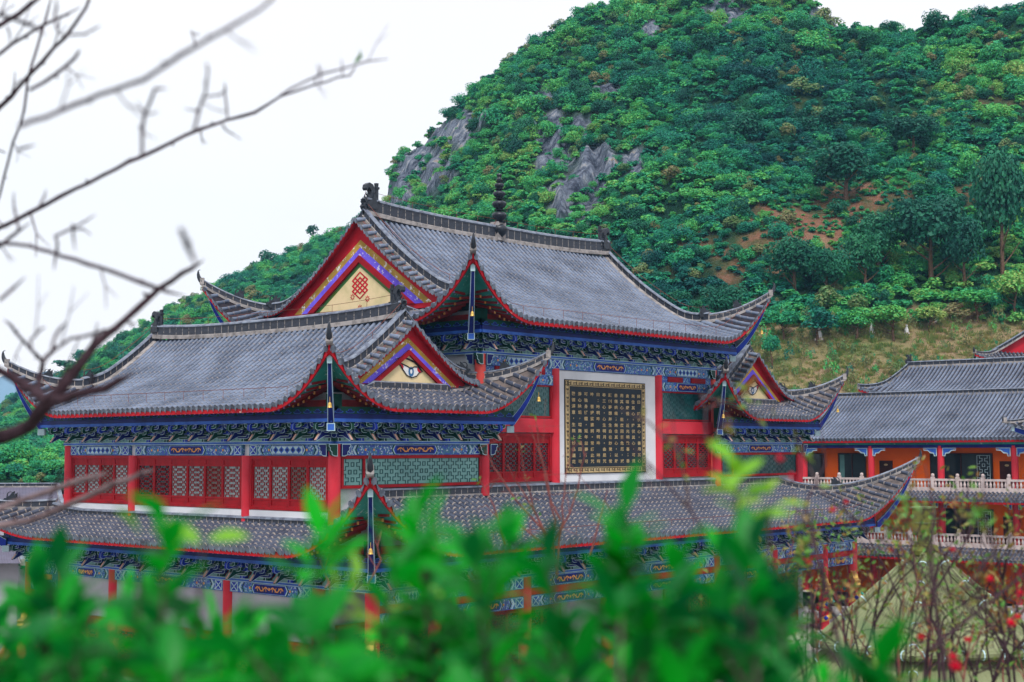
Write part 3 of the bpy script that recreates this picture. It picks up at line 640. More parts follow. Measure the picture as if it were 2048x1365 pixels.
def lattice_bars(mb, F, u0, u1, z0, z1, o, mat, bw=.021, cell=.12, th=.03):
    nx = max(5, int(round((u1-u0)/cell))); nx += 1-nx % 2; nz_ = max(4, int(round((z1-z0)/cell))); cx, cz = (u1-u0)/nx, (z1-z0)/nz_
    def vseg(i, j): k = min(i, nx-i); return (k+2*j) % 4 < 2 or i in (0, nx)
    def hseg(i, j): k = min(i, nx-1-i); return (j+2*k+1) % 4 < 2 or j in (0, nz_)
    for i in range(nx+1):
        j = 0
        while j < nz_:
            if vseg(i, j):
                e = j
                while e < nz_ and vseg(i, e): e += 1
                u = u0+cx*i; fbox(mb, F, u-bw/2, u+bw/2, z0+cz*j-bw/2, z0+cz*e+bw/2, o, o+th, mat); j = e
            else: j += 1
    for j in range(nz_+1):
        i = 0
        while i < nx:
            if hseg(i, j):
                e = i
                while e < nx and hseg(e, j): e += 1
                z = z0+cz*j; fbox(mb, F, u0+cx*i, u0+cx*e, z-bw/2, z+bw/2, o-.002, o+th+.002, mat); i = e
            else: i += 1
def leaf_mesh(w, h, bars='lattice', fr=.07, top=.34, bot=.36):
    """one window leaf, local: x along, -y outwards, z up"""
    F = Frame((0, 0, 0), (1, 0, 0), (0, -1, 0)); mb = MB()
    for a, b in ((0, fr), (w-fr, w)): fbox(mb, F, a, b, 0, h, 0, .07, bars)
    for a, b in ((0, fr), (bot-fr, bot), (h-top, h-top+fr), (h-fr, h)): fbox(mb, F, fr, w-fr, a, b, 0, .066, bars)
    fbox(mb, F, fr, w-fr, fr, bot-fr, 0, .03, bars); fbox(mb, F, fr, w-fr, h-top+fr, h-fr, 0, .03, bars)
    fbox(mb, F, fr*1.6, w-fr*1.6, fr*1.6, bot-fr*1.6, .03, .045, bars); fbox(mb, F, fr*1.6, w-fr*1.6, h-top+fr*1.6, h-fr*1.6, .03, .045, bars)
    lattice_bars(mb, F, fr, w-fr, bot, h-top, .01, bars)
    o = mb.build('window_leaf'); me = o.data; bpy.data.objects.remove(o); return me
LEAF = {}
def window(parent, F, u0, u1, z0, z1, n, rz, panes, fr=.13, name='lattice_window', top=.34, bot=.36):
    mb = MB()
    fbox(mb, F, u0, u1, z0, z0+fr, -.02, .10, 'lattice'); fbox(mb, F, u0, u1, z1-fr, z1, -.02, .10, 'lattice')
    fbox(mb, F, u0, u0+fr, z0+fr, z1-fr, -.02, .098, 'lattice'); fbox(mb, F, u1-fr, u1, z0+fr, z1-fr, -.02, .098, 'lattice')
    w = mb.build(name, parent); lw = (u1-u0-2*fr)/n; h = z1-z0-2*fr
    key = (round(lw, 3), round(h, 3), top)
    if key not in LEAF: LEAF[key] = leaf_mesh(lw-.01, h, top=top, bot=bot)
    for i in range(n):
        o = bpy.data.objects.new('window_leaf', LEAF[key]); link(o, w)
        uu = u0+fr+lw*i if F.u[0] > .5 else u0+fr+lw*(i+1)-.01
        o.location = F(uu, z0+fr, -.01); o.rotation_euler = (0, 0, rz)
        mb = MB(); mb.face([F(u0+fr+lw*i+.03, z0+fr+.2, -.008), F(u0+fr+lw*(i+1)-.03, z0+fr+.2, -.008), F(u0+fr+lw*(i+1)-.03, z1-fr-.2, -.008), F(u0+fr+lw*i+.03, z1-fr-.2, -.008)], panes[i % len(panes)])
        mb.build('pane', w)
    return w
def wires(parent, path, h=.35, step=1.6, arc=None):
    """lightning wire on little posts"""
    P = [V(*p) for p in path]; mb = MB(); top = [p+Zv*h for p in P]; tube(mb, top, .012, 'wire', 4)
    acc = 0
    for i, p in enumerate(P):
        if i: acc += np.linalg.norm(p-P[i-1])
        if i == 0 or acc > step: tube(mb, [p, p+Zv*h], .01, 'wire', 4); acc = 0
    mb.build('lightning_wire', parent)

# ---------------------------------------------------------------- the temple hall
T = empty('temple_hall', (19.5, 4, 0)); tag(T, 'large red, blue and gold temple hall with grey tiled hip-and-gable roofs and upswept corners', 'temple')
TH = bpy.data.objects.new('_', None)
class _P: pass
def topfix(o):                                     # parts are modelled in world coordinates: undo the parent's shift
    return o
T.location = (0, 0, 0)
XF, YF = V(1, 0, 0), V(0, 1, 0)

def hipgable(parent, x0, x1, y0, y1, z0, H, a, axis, G, S, L, E, gprof, over=2.3, tips=('all',), band=None, motif='eye', mirror=(False, False), vis=None, ridge_h=.75, oorn=1.0, sp=.385, rg='ridge', gables=(True, True), base_cols=None, hw=None, zb=None, za=None, rvert='ridge', beam_in=3.0):
    """hip-and-gable roof over the rectangle; ridge along axis"""
    if axis == 'x':
        A = Slope((x0, y0, z0), XF, YF, x1-x0, (y1-y0)/2, H, a, S, L, E); B = Slope((x1, y1, z0), -XF, -YF, x1-x0, (y1-y0)/2, H, a, S, L, E)
        C = Slope((x0, y1, z0), -YF, XF, y1-y0, G, H, a, S, L, E, run=A.D); D = Slope((x1, y0, z0), YF, -XF, y1-y0, G, H, a, S, L, E, run=A.D)
    else:
        A = Slope((x0, y1, z0), -YF, XF, y1-y0, (x1-x0)/2, H, a, S, L, E); B = Slope((x1, y0, z0), YF, -XF, y1-y0, (x1-x0)/2, H, a, S, L, E)
        C = Slope((x0, y0, z0), XF, YF, x1-x0, G, H, a, S, L, E, run=A.D); D = Slope((x1, y1, z0), -XF, -YF, x1-x0, G, H, a, S, L, E, run=A.D)
    mb = MB()
    for s in (A, B):
        tile_slope(mb, s, lambda x: x, (0, G), sp=sp); tile_slope(mb, s, lambda x: s.D, (G, s.W-G), sp=sp); tile_slope(mb, s, lambda x: s.W-x, (s.W-G, s.W), sp=sp)
    mb.build('roof_tiles', parent)
    for s in (C, D):
        mb = MB(); tile_slope(mb, s, lambda x: min(x, s.W-x, G-.25 if G-.3 < min(x, s.W-x) else G), (0, s.W), rib='tile_old' if axis == 'y' else 'tile', pan='pan_old' if axis == 'y' else 'pan', sp=.43 if axis == 'y' else sp, r=.122 if axis == 'y' else .10)
        mb.build('skirt_tiles', parent)
    for s in (A, B, C, D): eave(parent, s, (0, s.W), over=over)
    info = []
    for s in (A, B):
        for L_ in (True, False):
            info.append(corner(parent, s, L_, G, None, beam_in, ridge='ridge_grid'))
            # ridge running up the verge from the hip to the main ridge
            xx = G if L_ else s.W-G; ds = np.linspace(G-.1, s.D+.05, 20); path = [s.pt(xx, d, .04) for d in ds]
            side = s.u
            mb = MB(); sweep(mb, path, side, RIDGE(.17, .52), RM(rvert)); 
            inn = xx+(.42 if L_ else -.42)
            rows = [[s.pt(xx+(.05 if L_ else -.05), d, .16), s.pt(inn, d, .10), s.pt(inn, d, .0)] for d in np.linspace(G+.3, s.D-.1, 20)]
            mb.grid(rows, 'mortar'); mb.build('vertical_ridge', parent)
            out = s.u*(-1 if L_ else 1); verge(parent, s, xx+(-.1 if L_ else .1), G+.05, s.D-.1, out)
            p = s.pt(xx, G+.2, .35); o2 = (out-s.v); o2 = o2/np.linalg.norm(o2); ornament(parent, p, o2, .85*oorn, 'beast')
            q = G*.52; p = s.pt(q if L_ else s.W-q, q, .32); ornament(parent, p, o2, .7*oorn, 'beast')
    # main ridge, gently raised at its ends
    path = []
    for t in np.linspace(0, 1, 25):
        x = G+(A.W-2*G)*t; k = abs(2*t-1); path.append(A.pt(x, A.D, .02+.28*k**3))
    mb = MB(); sweep(mb, path, A.v, RIDGE(.2, ridge_h), RM(rg)); mb.build('main_ridge', parent)
    for p, sg in ((path[0], -1), (path[-1], 1)): ornament(parent, p+A.u*sg*(-.25)+Zv*.15, A.u*sg, 1.15*oorn, 'dragon')
    wires(parent, [p+Zv*ridge_h for p in path], .35)
    wires(parent, [A.pt(x, .9, .1) for x in np.linspace(1.5, A.W-1.5, 30)], .4, 1.3)
    for s in (A,): 
        for g in (G, s.W-G): wires(parent, [s.pt(g, d, .6) for d in np.linspace(s.D, G, 12)], .3, 2.2)
    # gables
    for sd, s in enumerate((C, D)):
        if axis == 'x': F = Frame(((x0+G-.30) if sd == 0 else (x1-G+.30), (y0+y1)/2, 0), (0, 1, 0), (-1 if sd == 0 else 1, 0, 0))
        else: F = Frame(((x0+x1)/2, (y0+G-.30) if sd == 0 else (y1-G+.30), 0), (1, 0, 0), (0, -1 if sd == 0 else 1, 0))
        t = lambda u: (A.D-abs(u))/A.D
        gable(parent, F, hw, zb, za, lambda u: z0+H*(a*t(u)+(1-a)*t(u)**2)-.05, band, mirror[sd], motif)
        r = s.W/2; k = hw*.74; path = [s.pt(x, G-.5, .0) for x in np.linspace(r-k, r+k, 12)]
        mb = MB(); sweep(mb, path, s.v, [(-.13, 0), (-.13, .3), (0, .36), (.13, .3), (.13, 0)], ['ridge_grid', 'ridge_cap', 'ridge_cap', 'mortar', 'mortar'], scale=[.25]+[1]*10+[.25])
        path = [s.pt(x, G-.42, .0) for x in np.linspace(r-hw*1.12, r+hw*1.12, 12)]; sweep(mb, path, s.v, [(-.18, -.05), (-.18, .06), (.18, .1), (.18, -.05)], 'mortar')
        mb.build('gable_base_ridge', parent)
    return A, B, C, D, info

BAND_M = [(.86, 'ochre', .02), (.765, 'violet', .035), (.665, 'darkred', .05), (.60, 'gablegreen', .022), (.52, 'cream', .03)]
BAND_W = [(.84, 'ochre', .02), (.74, 'violet', .035), (.62, 'darkred', .05), (.55, 'cream', .03)]
BAND_R = [(.84, 'ochre_clean', .02), (.74, 'violet_clean', .035), (.62, 'darkred', .05), (.55, 'cream', .03)]

# upper hall roof: two-storey centre
ZM = 4.62; ZW = .34; ZL = -5.6
mA, mB_, mC, mD, minfo = hipgable(T, 6.75, 32.15, -1.85, 17.45, ZM+1.52, 5.65, .33, 'x', 2.4, 4.4, 2.75, .3, None, band=BAND_M, motif='knot', hw=5.9, zb=7.1, za=11.2, ridge_h=.8, beam_in=1.5)
# wing roofs, ridges running back from the gables with the painted eyes
wings = []
for x0, mir, bd in ((-1.95, False, BAND_W), (27.55, True, BAND_R)):
    wings.append(hipgable(T, x0, x0+13.3, -1.95, 22.1, ZW+1.5, 3.95, .5, 'y', 2.5, 4.0, 2.45, .3, None, band=bd, motif='eye', mirror=(mir, mir), hw=3.8, zb=2.85, za=5.4, ridge_h=.62, oorn=.85, rg='ridge', rvert='ridge_grid', beam_in=1.15))

# roof finial: stacked black gourds on the middle of the ridge
pf = mA.pt(mA.W/2, mA.D, .05); mb = MB()
mb.box(pf[0]-.34, pf[0]+.34, pf[1]-.3, pf[1]+.3, pf[2]-.1, pf[2]+.95, 'mortar')
fin = mb.build('roof_finial', T); z = pf[2]+.1
for r_, h_ in ((.47, .94), (.43, .70), (.42, .66), (.36, .54), (.28, .46)):
    mb = MB(); c = (pf[0], pf[1]-.1, z); lathe(mb, c, [(0, 0), (r_*.45, 0), (r_*.5, h_*.06), (r_*.8, h_*.2), (r_*.98, h_*.42), (r_, h_*.5), (r_*.88, h_*.64), (r_*.5, h_*.76), (r_*.3, h_*.8), (r_*.24, h_), (0, h_)], 'black', 20)
    o = mb.build('finial_ball', fin, smooth=True); z += h_*.97
    mb = MB(); lathe(mb, (pf[0], pf[1]-.1, z-h_*.12), [(r_*.3, 0), (r_*.7, .02), (r_*.74, .06), (r_*.3, .08)], 'black', 16); mb.build('finial_collar', fin)
mb = MB(); lathe(mb, (pf[0], pf[1]-.1, z-.06), [(.12, 0), (.12, .1), (.19, .14), (.13, .2), (.10, .3), (.16, .42), (.12, .5), (0, .52)], 'black', 12); mb.build('finial_tip', fin)
mb = MB(); c = V(pf[0], pf[1]-.1, z-1.9)
for dx in (-1.1, 1.1): tube(mb, [c, c+V(dx, 0, -1.5)], .012, 'wire', 4)
mb.build('guy_wire', fin)

# skirt roof round the lower storey, deeper over the front porch
zs, Hs, as_ = ZL+1.5, 1.95, .6
SF = Slope((-3, -5.5, zs), XF, YF, 44.9, 5.5, Hs, as_, 5.3, 3.15, .8)
SLf = Slope((-3, 23.7, zs), -YF, XF, 29.2, 3.0, Hs, as_, 5.3, 3.15, .8, run=5.5, LL=1.5); SLf.left = True
SRt = Slope((41.9, -5.5, zs), YF, -XF, 29.2, 3.0, Hs, as_, 5.3, 3.15, .8, run=5.5)
SBk = Slope((41.9, 23.7, zs), -XF, -YF, 44.9, 3.0, Hs, as_, 5.3, 3.15, .8, run=5.5, LR=1.5)
mb = MB(); kw = dict(rib='tile_old', pan='pan_old', sp=.41, r=.12)
tile_slope(mb, SF, lambda x: min(x, SF.W-x, 5.5), (0, SF.W), **kw)
mb.build('skirt_tiles', T); mb = MB()
tile_slope(mb, SLf, lambda x: min(x, 3.0), (0, 23.7), **kw); tile_slope(mb, SLf, lambda x: min(29.2-x, 5.5), (23.7, 29.2), **kw)
mb.build('skirt_tiles', T); mb = MB()
tile_slope(mb, SRt, lambda x: min(x, 5.5), (0, 5.5), **kw); tile_slope(mb, SRt, lambda x: min(29.2-x, 3.0), (5.5, 29.2), **kw)
mb.build('skirt_tiles', T); mb = MB()
tile_slope(mb, SBk, lambda x: min(x, SBk.W-x, 3.0), (0, SBk.W), **kw)
mb.build('skirt_tiles', T)
for s in (SF, SLf, SRt, SBk): eave(T, s, (0, s.W), over=2.2)
sinfo = [corner(T, SF, True, 5.4, None, 1.5, ridge='ridge_grid'), corner(T, SF, False, 5.4, None, 1.5, ridge='ridge_grid'), corner(T, SLf, True, 3.0, None, 1.5, ridge='ridge_grid'), corner(T, SRt, False, 3.0, None, 1.5, ridge='ridge_grid')]
for s, xa, xb, d in ((SF, 5.3, SF.W-5.3, 5.42), (SLf, 3.0, 23.7, 2.9), (SRt, 5.5, 26.2, 2.9)):
    mb = MB(); path = [s.pt(x, d, 0 if s is SF else -.17) for x in np.linspace(xa, xb, 20)]
    sweep(mb, path, s.v, [(-.17, 0), (-.17, .08), (-.12, .1), (-.12, .36), (-.17, .38), (-.15, .46), (.1, .5), (.1, 0)], ['mortar', 'mortar', 'ridge_grid', 'ridge_grid', 'ridge_cap', 'ridge_cap', 'mortar', 'mortar']); mb.build('skirt_ridge', T)
for s, x, q in ((SF, 3.0, 3.0), (SF, SF.W-3.0, 3.0), (SLf, 1.6, 1.6)):
    p = s.pt(x, q, .3); o2 = (s.u*(-1 if x < 5 else 1)-s.v); ornament(T, p, o2/np.linalg.norm(o2), .75, 'beast')
wires(T, [SF.pt(x, .7, .1) for x in np.linspace(4, 41, 40)], .3, 1.5)

# wall frames
FM = Frame((9.4, 0.12, 0), (1, 0, 0), (0, -1, 0)); FML = Frame((9.4, 0.12, 0), (0, 1, 0), (-1, 0, 0)); FMR = Frame((29.5, .12, 0), (0, 1, 0), (1, 0, 0))
FW_ = [Frame((x, -.12, 0), (1, 0, 0), (0, -1, 0)) for x in (0, 29.5)]
FWL = Frame((0, -.12, 0), (0, 1, 0), (-1, 0, 0)); FWR = Frame((38.9, -.12, 0), (0, 1, 0), (1, 0, 0))
FLF = Frame((-.8, -3.3, 0), (1, 0, 0), (0, -1, 0)); FLL = Frame((-.8, -3.3, 0), (0, 1, 0), (-1, 0, 0))
FLR = Frame((39.7, -3.3, 0), (0, 1, 0), (1, 0, 0))
# structural walls
def wallbox(x0, x1, y0, y1, z0, z1, mat, name='wall'):
    mb = MB(); mb.box(x0, x1, y0, y1, z0, z1, mat); return mb.build(name, T)
wallbox(9.5, 29.4, .3, 15.5, -3.3, 6.6, 'wall'); wallbox(.05, 9.2, .08, 20, -3.35, 2.4, 'wall'); wallbox(29.7, 38.85, .08, 20, -3.35, 2.4, 'wall')
wallbox(-.7, 39.6, .12, 22.0, GZ, -3.4, 'greywall')
# upper hall front
cw = [0, 5.55, 14.55, 20.1]
timber(T, FM, 0, 20.1, ZM, 0, 15, ext=(1.0, 1.0)); timber(T, FML, 0, 15.4, ZM, R(-90), 11, ext=(1.0, 1.0)); 
mb = MB(); fbox(mb, FMR, 0, 15.4, ZM-.12, ZM, 0, .26, 'lightblue'); fbox(mb, FMR, 0, 15.4, ZM, ZM+1.35, -.1, .02, 'green'); fbox(mb, FMR, -1, 16.4, ZM+.78, ZM+1.42, .7, 1.05, 'navy'); mb.build('purlin_beams', T)
for u, mt in zip(cw, ('salmon', 'column', 'column', 'salmon')): column(T, FM(u, 0, .02), -1.9, ZM-.13 if mt == 'salmon' else 4.0, .27, mt)
for u in (5.0, 10.2, 15.2): column(T, FML(u, 0, .02), 2.0, ZM-.13, .27, 'salmon')
capital(T, FM, 0, ZM-.13); capital(T, FML, 0, ZM-.13, (1,)); capital(T, FM, 20.1, ZM-.13)
for a, b, k in ((.3, 5.3, 0), (5.3, 14.8, 1), (14.8, 19.8, 0)):
    beam(T, FM, a, b, ZM-.66, ZM-.14, 'dragon' if k else 'diamond')
    if not k:
        beam(T, FM, a, b, ZM-1.48, ZM-.98, 'dragon')
        mb = MB(); fbox(mb, FM, a, b, ZM-.975, ZM-.665, -.02, .10, 'mosaic')
        for c in (a+(b-a)*.27, a+(b-a)*.73): fbox(mb, FM, c-.72, c+.72, ZM-.96, ZM-.68, .1, .17, 'darkred')
        mb.build('beam_infill', T)
        mb = MB(); fbox(mb, FM, a+.1, b-.1, 1.5, 3.12, -.02, .02, 'lattice'); t = mb.build('transom_window', T)
        mb = MB(); fbox(mb, FM, a+.18, b-.18, 1.6, 3.06, .02, .03, 'glass_teal'); mb.build('pane', t)
        mb = MB(); lattice_bars(mb, FM, a+.18, b-.18, 1.6, 3.06, .032, 'glass_teal', bw=.02, cell=.14, th=.015)
        for zz in (1.5, 3.06): fbox(mb, FM, a, b, zz, zz+.1, .03, .1, 'lattice')
        for u in (a, b-.14): fbox(mb, FM, u, u+.14, 1.6, 3.06, .03, .098, 'lattice')
        mb.build('lattice_bars', t)
        mb = MB(); fbox(mb, FM, a, b, .78, 1.47, -.02, .2, 'column'); mb.build('red_beam', T)
        window(T, FM, a+.05, b-.05, -1.62, .74, 4, 0, ['glass_dark'], fr=.14)
# text panel wall
mb = MB(); fbox(mb, FM, 5.75, 14.3, -1.75, ZM-.68, -.02, .06, 'wall'); mb.build('panel_wall', T)
u0, u1, z0, z1 = 6.30, 13.30, -1.30, 3.50
mb = MB(); fbox(mb, FM, u0, u1, z0, z1, .06, .10, 'black_line'); fbox(mb, FM, u0+.05, u1-.05, z0+.05, z1-.05, .10, .115, 'panelgold'); fbox(mb, FM, u0+.38, u1-.38, z0+.34, z1-.34, .115, .125, 'panelblack')
pan = mb.build('inscription_panel', T, label='square black slate panel of gold vertical writing in a gold key-pattern frame')
mb = MB()
def keyrun(pts_of, n, L):
    s = L/n
    for i in range(n):
        a = i*s; P = [(a, .05), (a, .24), (a+.82*s, .24), (a+.82*s, .11), (a+.34*s, .11), (a+.34*s, .175), (a+.62*s, .175)]
        stroke(mb, FM, [pts_of(x, y) for x, y in P], .038, .119, 'black_line'); stroke(mb, FM, [pts_of(a+.9*s, .05), pts_of(a+.9*s, .24), pts_of(a+s, .24)], .038, .119, 'black_line')
W_, H_ = u1-u0-.1, z1-z0-.1
keyrun(lambda x, y: (u0+.05+x, z1-.05-y), 15, W_); keyrun(lambda x, y: (u0+.05+x, z0+.05+y), 15, W_)
keyrun(lambda x, y: (u0+.05+y*1.1, z0+.05+x), 11, H_); keyrun(lambda x, y: (u1-.05-y*1.1, z0+.05+x), 11, H_)
stroke(mb, FM, [(u0+.36, z0+.32), (u1-.36, z0+.32), (u1-.36, z1-.32), (u0+.36, z1-.32)], .03, .128, 'panelgold', closed=True)
mb.build('key_pattern_border', pan)
TEXT = ['師曰\u3000降伏其心，善用其心', '無住其心。降伏其心，可遠', '貪嗔癡慢，近光明歡喜；善', '用其心，能度困苦危厄，滅', '患傷病痛；無住其心，以離', '顛倒夢想并生自在妙覺；常',
        '奉三心，心生明月。由是咒', '曰：嗡啊吽\u3000嗡啊吽\u3000嗡啊', '吽\u3000菩提娑婆訶。常誦此咒', '可強身健體，延年益壽；可', '淨心除垢，增無上福田；可', '聚德滿意，生無上妙品蓮花。']
ca, cb = u0+.66, u1-.66; cwid = (cb-ca)/11; zt = z1-.72; rh = (zt-(z0+.62))/11
for ci, colm in enumerate(TEXT):
    uc = cb-cwid*ci; vv, ff = [], []
    for ri, ch in enumerate(colm):
        if ch == '\u3000': continue
        cu = bpy.data.curves.new('t', 'FONT'); cu.body = ch; cu.size = .205; cu.resolution_u = 2; cu.offset = .003; cu.align_x = 'CENTER'
        ob = bpy.data.objects.new('t', cu); me = bpy.data.meshes.new_from_object(ob)
        if len(me.vertices) == 0: continue
        co = np.array([v.co[:] for v in me.vertices]); k = len(vv); punct = ch in '，。；：'
        mid = (co.min(0)+co.max(0))/2
        off = V(0, 0, 0) if punct else mid*V(1, 1, 0)
        if punct: off = V(mid[0], mid[1], 0)
        for c in co-off: vv.append(FM(uc+c[0]*1.5, zt-rh*ri+c[1], .14))
        for p in me.polygons: ff.append(tuple(i+k for i in p.vertices))
        bpy.data.objects.remove(ob); bpy.data.curves.remove(cu); bpy.data.meshes.remove(me)
    me = bpy.data.meshes.new('inscription_column'); me.from_pydata([tuple(v) for v in vv], [], ff); me.materials.append(M['panelgold']); link(bpy.data.objects.new('inscription_column', me), pan)

# wings
for F, left in ((FW_[0], True), (FW_[1], False)):
    timber(T, F, 0, 9.4, ZW, 0, 7, ext=(1.0, 1.0))
    for u in (0, 9.4): column(T, F(u, 0, 0), -3.9 if (left and u == 0) else -2.2, ZW-.13, .27)
    capital(T, F, 0, ZW-.13); capital(T, F, 9.4, ZW-.13)
    beam(T, F, .3, 9.1, ZW-.62, ZW-.14, 'dragon', .12)
    mb = MB(); fbox(mb, F, .25, 9.15, -1.68, ZW-.62, -.02, .03, 'lattice'); t = mb.build('transom_window', T)
    mb = MB()
    for a, b in ((.3, 9.1),):
        for zz in (-1.68, ZW-.76): fbox(mb, F, a, b, zz, zz+.13, .03, .12, 'lattice')
        for u in (.3, 1.55, 8.98): fbox(mb, F, u, u+.13, -1.55, ZW-.76, .03, .118, 'lattice')
    mb.build('window_frame', t)
    for a, b in ((.43, 1.55), (1.68, 8.98)):
        mb = MB(); fbox(mb, F, a, b, -1.55, ZW-.76, .03, .04, 'glass_mint' if left else 'glass_teal'); mb.build('pane', t)
        mb = MB(); lattice_bars(mb, F, a, b, -1.55, ZW-.76, .042, M['glass_teal'], bw=.035, cell=.16, th=.02); mb.build('lattice_bars', t)
# long left flank of the left wing
timber(T, FWL, 0, 20.2, ZW, R(-90), 14, ext=(1.0, 1.0))
capital(T, FWL, 0, ZW-.13, (1,))
bays = [(0, 5.75, 4, 'diamond'), (5.75, 14.45, 6, 'dragon'), (14.45, 20.1, 4, 'diamond')]
PN = [['glass_pale', 'glass_pale', 'glass_brown', 'glass_pale'][::-1], ['glass_pale', 'glass_brown', 'glass_pale', 'glass_pale', 'glass_dark', 'glass_dark'], ['glass_pale', 'glass_brown', 'glass_pale', 'glass_pale']]
for (a, b, n, k), pn in zip(bays, PN):
    beam(T, FWL, a+.25, b-.25, ZW-.62, ZW-.14, k, .12)
    window(T, FWL, a+.28, b-.28, -2.66, ZW-.64, n, R(-90), pn)
    mb = MB(); fbox(mb, FWL, a+.2, b-.2, -3.2, -2.68, -.02, .08, 'wall'); mb.build('plinth', T)
    if b < 20.5: column(T, FWL(b, 0, 0), -3.2, ZW-.14 if b > 20 else ZW-.63, .26)
mb = MB(); fbox(mb, FWR, 0, 20, ZW-.12, ZW, 0, .26, 'lightblue'); fbox(mb, FWR, -1, 21, ZW+.78, ZW+1.42, .7, 1.05, 'navy'); fbox(mb, FWR, 0, 20, ZW, ZW+1.35, -.1, .02, 'green'); mb.build('purlin_beams', T)
# lower storey
timber(T, FLF, 0, 40.5, ZL, 0, 26, ext=(1.0, 1.0)); timber(T, FLL, 0, 25.4, ZL, R(-90), 16, ext=(1.0, 1.0))
mb = MB(); fbox(mb, FLR, 0, 25, ZL-.12, ZL, 0, .26, 'lightblue'); fbox(mb, FLR, -1, 26, ZL+.78, ZL+1.42, .7, 1.05, 'navy'); mb.build('purlin_beams', T)
lowc = [0, 3.6, 9.4, 15.5, 25.0, 31.0, 36.8, 40.5]
for i, u in enumerate(lowc): column(T, FLF(u, 0, 0), GZ, ZL-.13, .3)
for a, b in zip(lowc[:-1], lowc[1:]):
    beam(T, FLF, a+.25, b-.25, ZL-.66, ZL-.14, 'dragon' if b-a > 5 else 'diamond'); beam(T, FLF, a+.25, b-.25, ZL-1.5, ZL-1.0, 'dragon')
    mb = MB(); fbox(mb, FLF, a+.2, b-.2, ZL-.98, ZL-.68, -.02, .12, 'red'); mb.build('beam_infill', T)
lowl = [3.2, 9.1, 17.9, 22.3, 25.4]
for u in lowl: column(T, FLL(u, 0, 0), GZ, ZL-.13, .28)
beam(T, FLL, 22.6, 25.1, ZL-.66, ZL-.14, 'diamond'); beam(T, FLL, 22.6, 25.1, ZL-1.5, ZL-1.0, 'diamond')
mb = MB(); fbox(mb, FLL, 22.6, 25.1, ZL-.98, ZL-.68, -.02, .06, 'mosaic'); fbox(mb, FLL, 23.3, 24.4, ZL-.96, ZL-.7, .06, .12, 'gold'); mb.build('beam_infill', T)
for a, b in ((3.2, 9.1), (9.1, 17.9), (17.9, 22.3)):
    beam(T, FLL, a+.25, b-.25, ZL-.62, ZL-.14, 'dragon')
    mb = MB(); fbox(mb, FLL, a+.2, b-.2, -8.05, ZL-.62, -.05, .05, 'greywall'); mb.build('panel_wall', T)
    window(T, FLL, a+.28, b-.28, GZ+.3, -8.07, 4, R(-90), ['glass_dark'], top=.4)
# front wall of the lower storey, behind the porch
FPW = Frame((-.7, .1, 0), (1, 0, 0), (0, -1, 0))
for a, b in ((1.0, 9.0), (10.5, 16.0), (25, 30), (31, 39.5)): window(T, FPW, a, b, GZ+.3, -7.4, 4, 0, ['glass_dark'])
mb = MB(); mb.box(-3.2, 42, -6.0, 23, GZ-.05, GZ+.28, 'stone'); mb.build('stone_platform', T)

# gilded dragons coiled round the porch columns
def dragon(x, y, z0, z1, lab):
    t = empty('dragon_carving', (x, y, z0)); tag(t, lab, 'dragon carving', 'gilded dragons coiled round the porch columns')
    mb = MB(); n = 90; path = []; rad = []
    for i in range(n):
        k = i/(n-1); an = k*math.pi*2*2.6; path.append(V((.40)*math.cos(an), .40*math.sin(an), (z1-z0)*k)); rad.append(.05+.13*math.sin(math.pi*min(1, k*1.15))**.6)
    tube(mb, path, rad, 'brass', 9); mb.build('body', t, smooth=True)
    mb = MB(); rng = random.Random(int(x*7))
    for k in range(14):
        i = int(n*(.05+.9*k/14)); p = path[i]; o = V(p[0], p[1], 0)/.4; c = p+o*.12
        for rr in (.16, .11, .06): lathe(mb, c+Zv*rng.uniform(-.1, .1), [(0, -rr), (rr, 0), (0, rr)], ('blue', 'teal', 'redwall')[k % 3], 7)
    mb.build('coloured_clouds', t)
    mb = MB(); hd = path[-1]+Zv*.1; f = V(-.75, -.66, 0)
    sd_ = np.cross(f, Zv)
    pro = [(-.1, -.2), (.35, -.25), (.85, -.18), (1.0, -.05), (.9, .08), (1.02, .2), (.7, .26), (.45, .3), (.3, .5), (.0, .62), (-.3, .8), (-.12, .45), (-.5, .5), (-.2, .2), (-.45, .05)]
    prism(mb, pro, lambda a, b: hd+f*a+Zv*b-sd_*.16, sd_*.32, 'brass')
    for k in range(7):
        a = hd+f*(.1-.05*k)+Zv*(.1+.07*k)+sd_*(.2*((k % 2)*2-1)); tube(mb, [a, a-f*.35+Zv*.1, a-f*.65+Zv*.3, a-f*.8+Zv*.55], [.06, .05, .035, .01], 'brass', 5)
    mb.build('head', t)
for u, lab in ((40.5, 'gold dragon round the corner column at the right end of the porch'), (36.8, 'gold dragon coiled round the second porch column from the right corner'), (31.0, 'gold dragon coiled round the third porch column from the right corner'), (0, 'gold dragon on the column under the near upswept porch corner')):
    p = FLF(u, 0, 0); dragon(p[0], p[1], GZ+.4, -8.3, lab)
p = FLL(25.4, 0, 0); dragon(p[0], p[1], GZ+.4, -8.9, 'gold dragon on the far left column beside the terracotta dome')

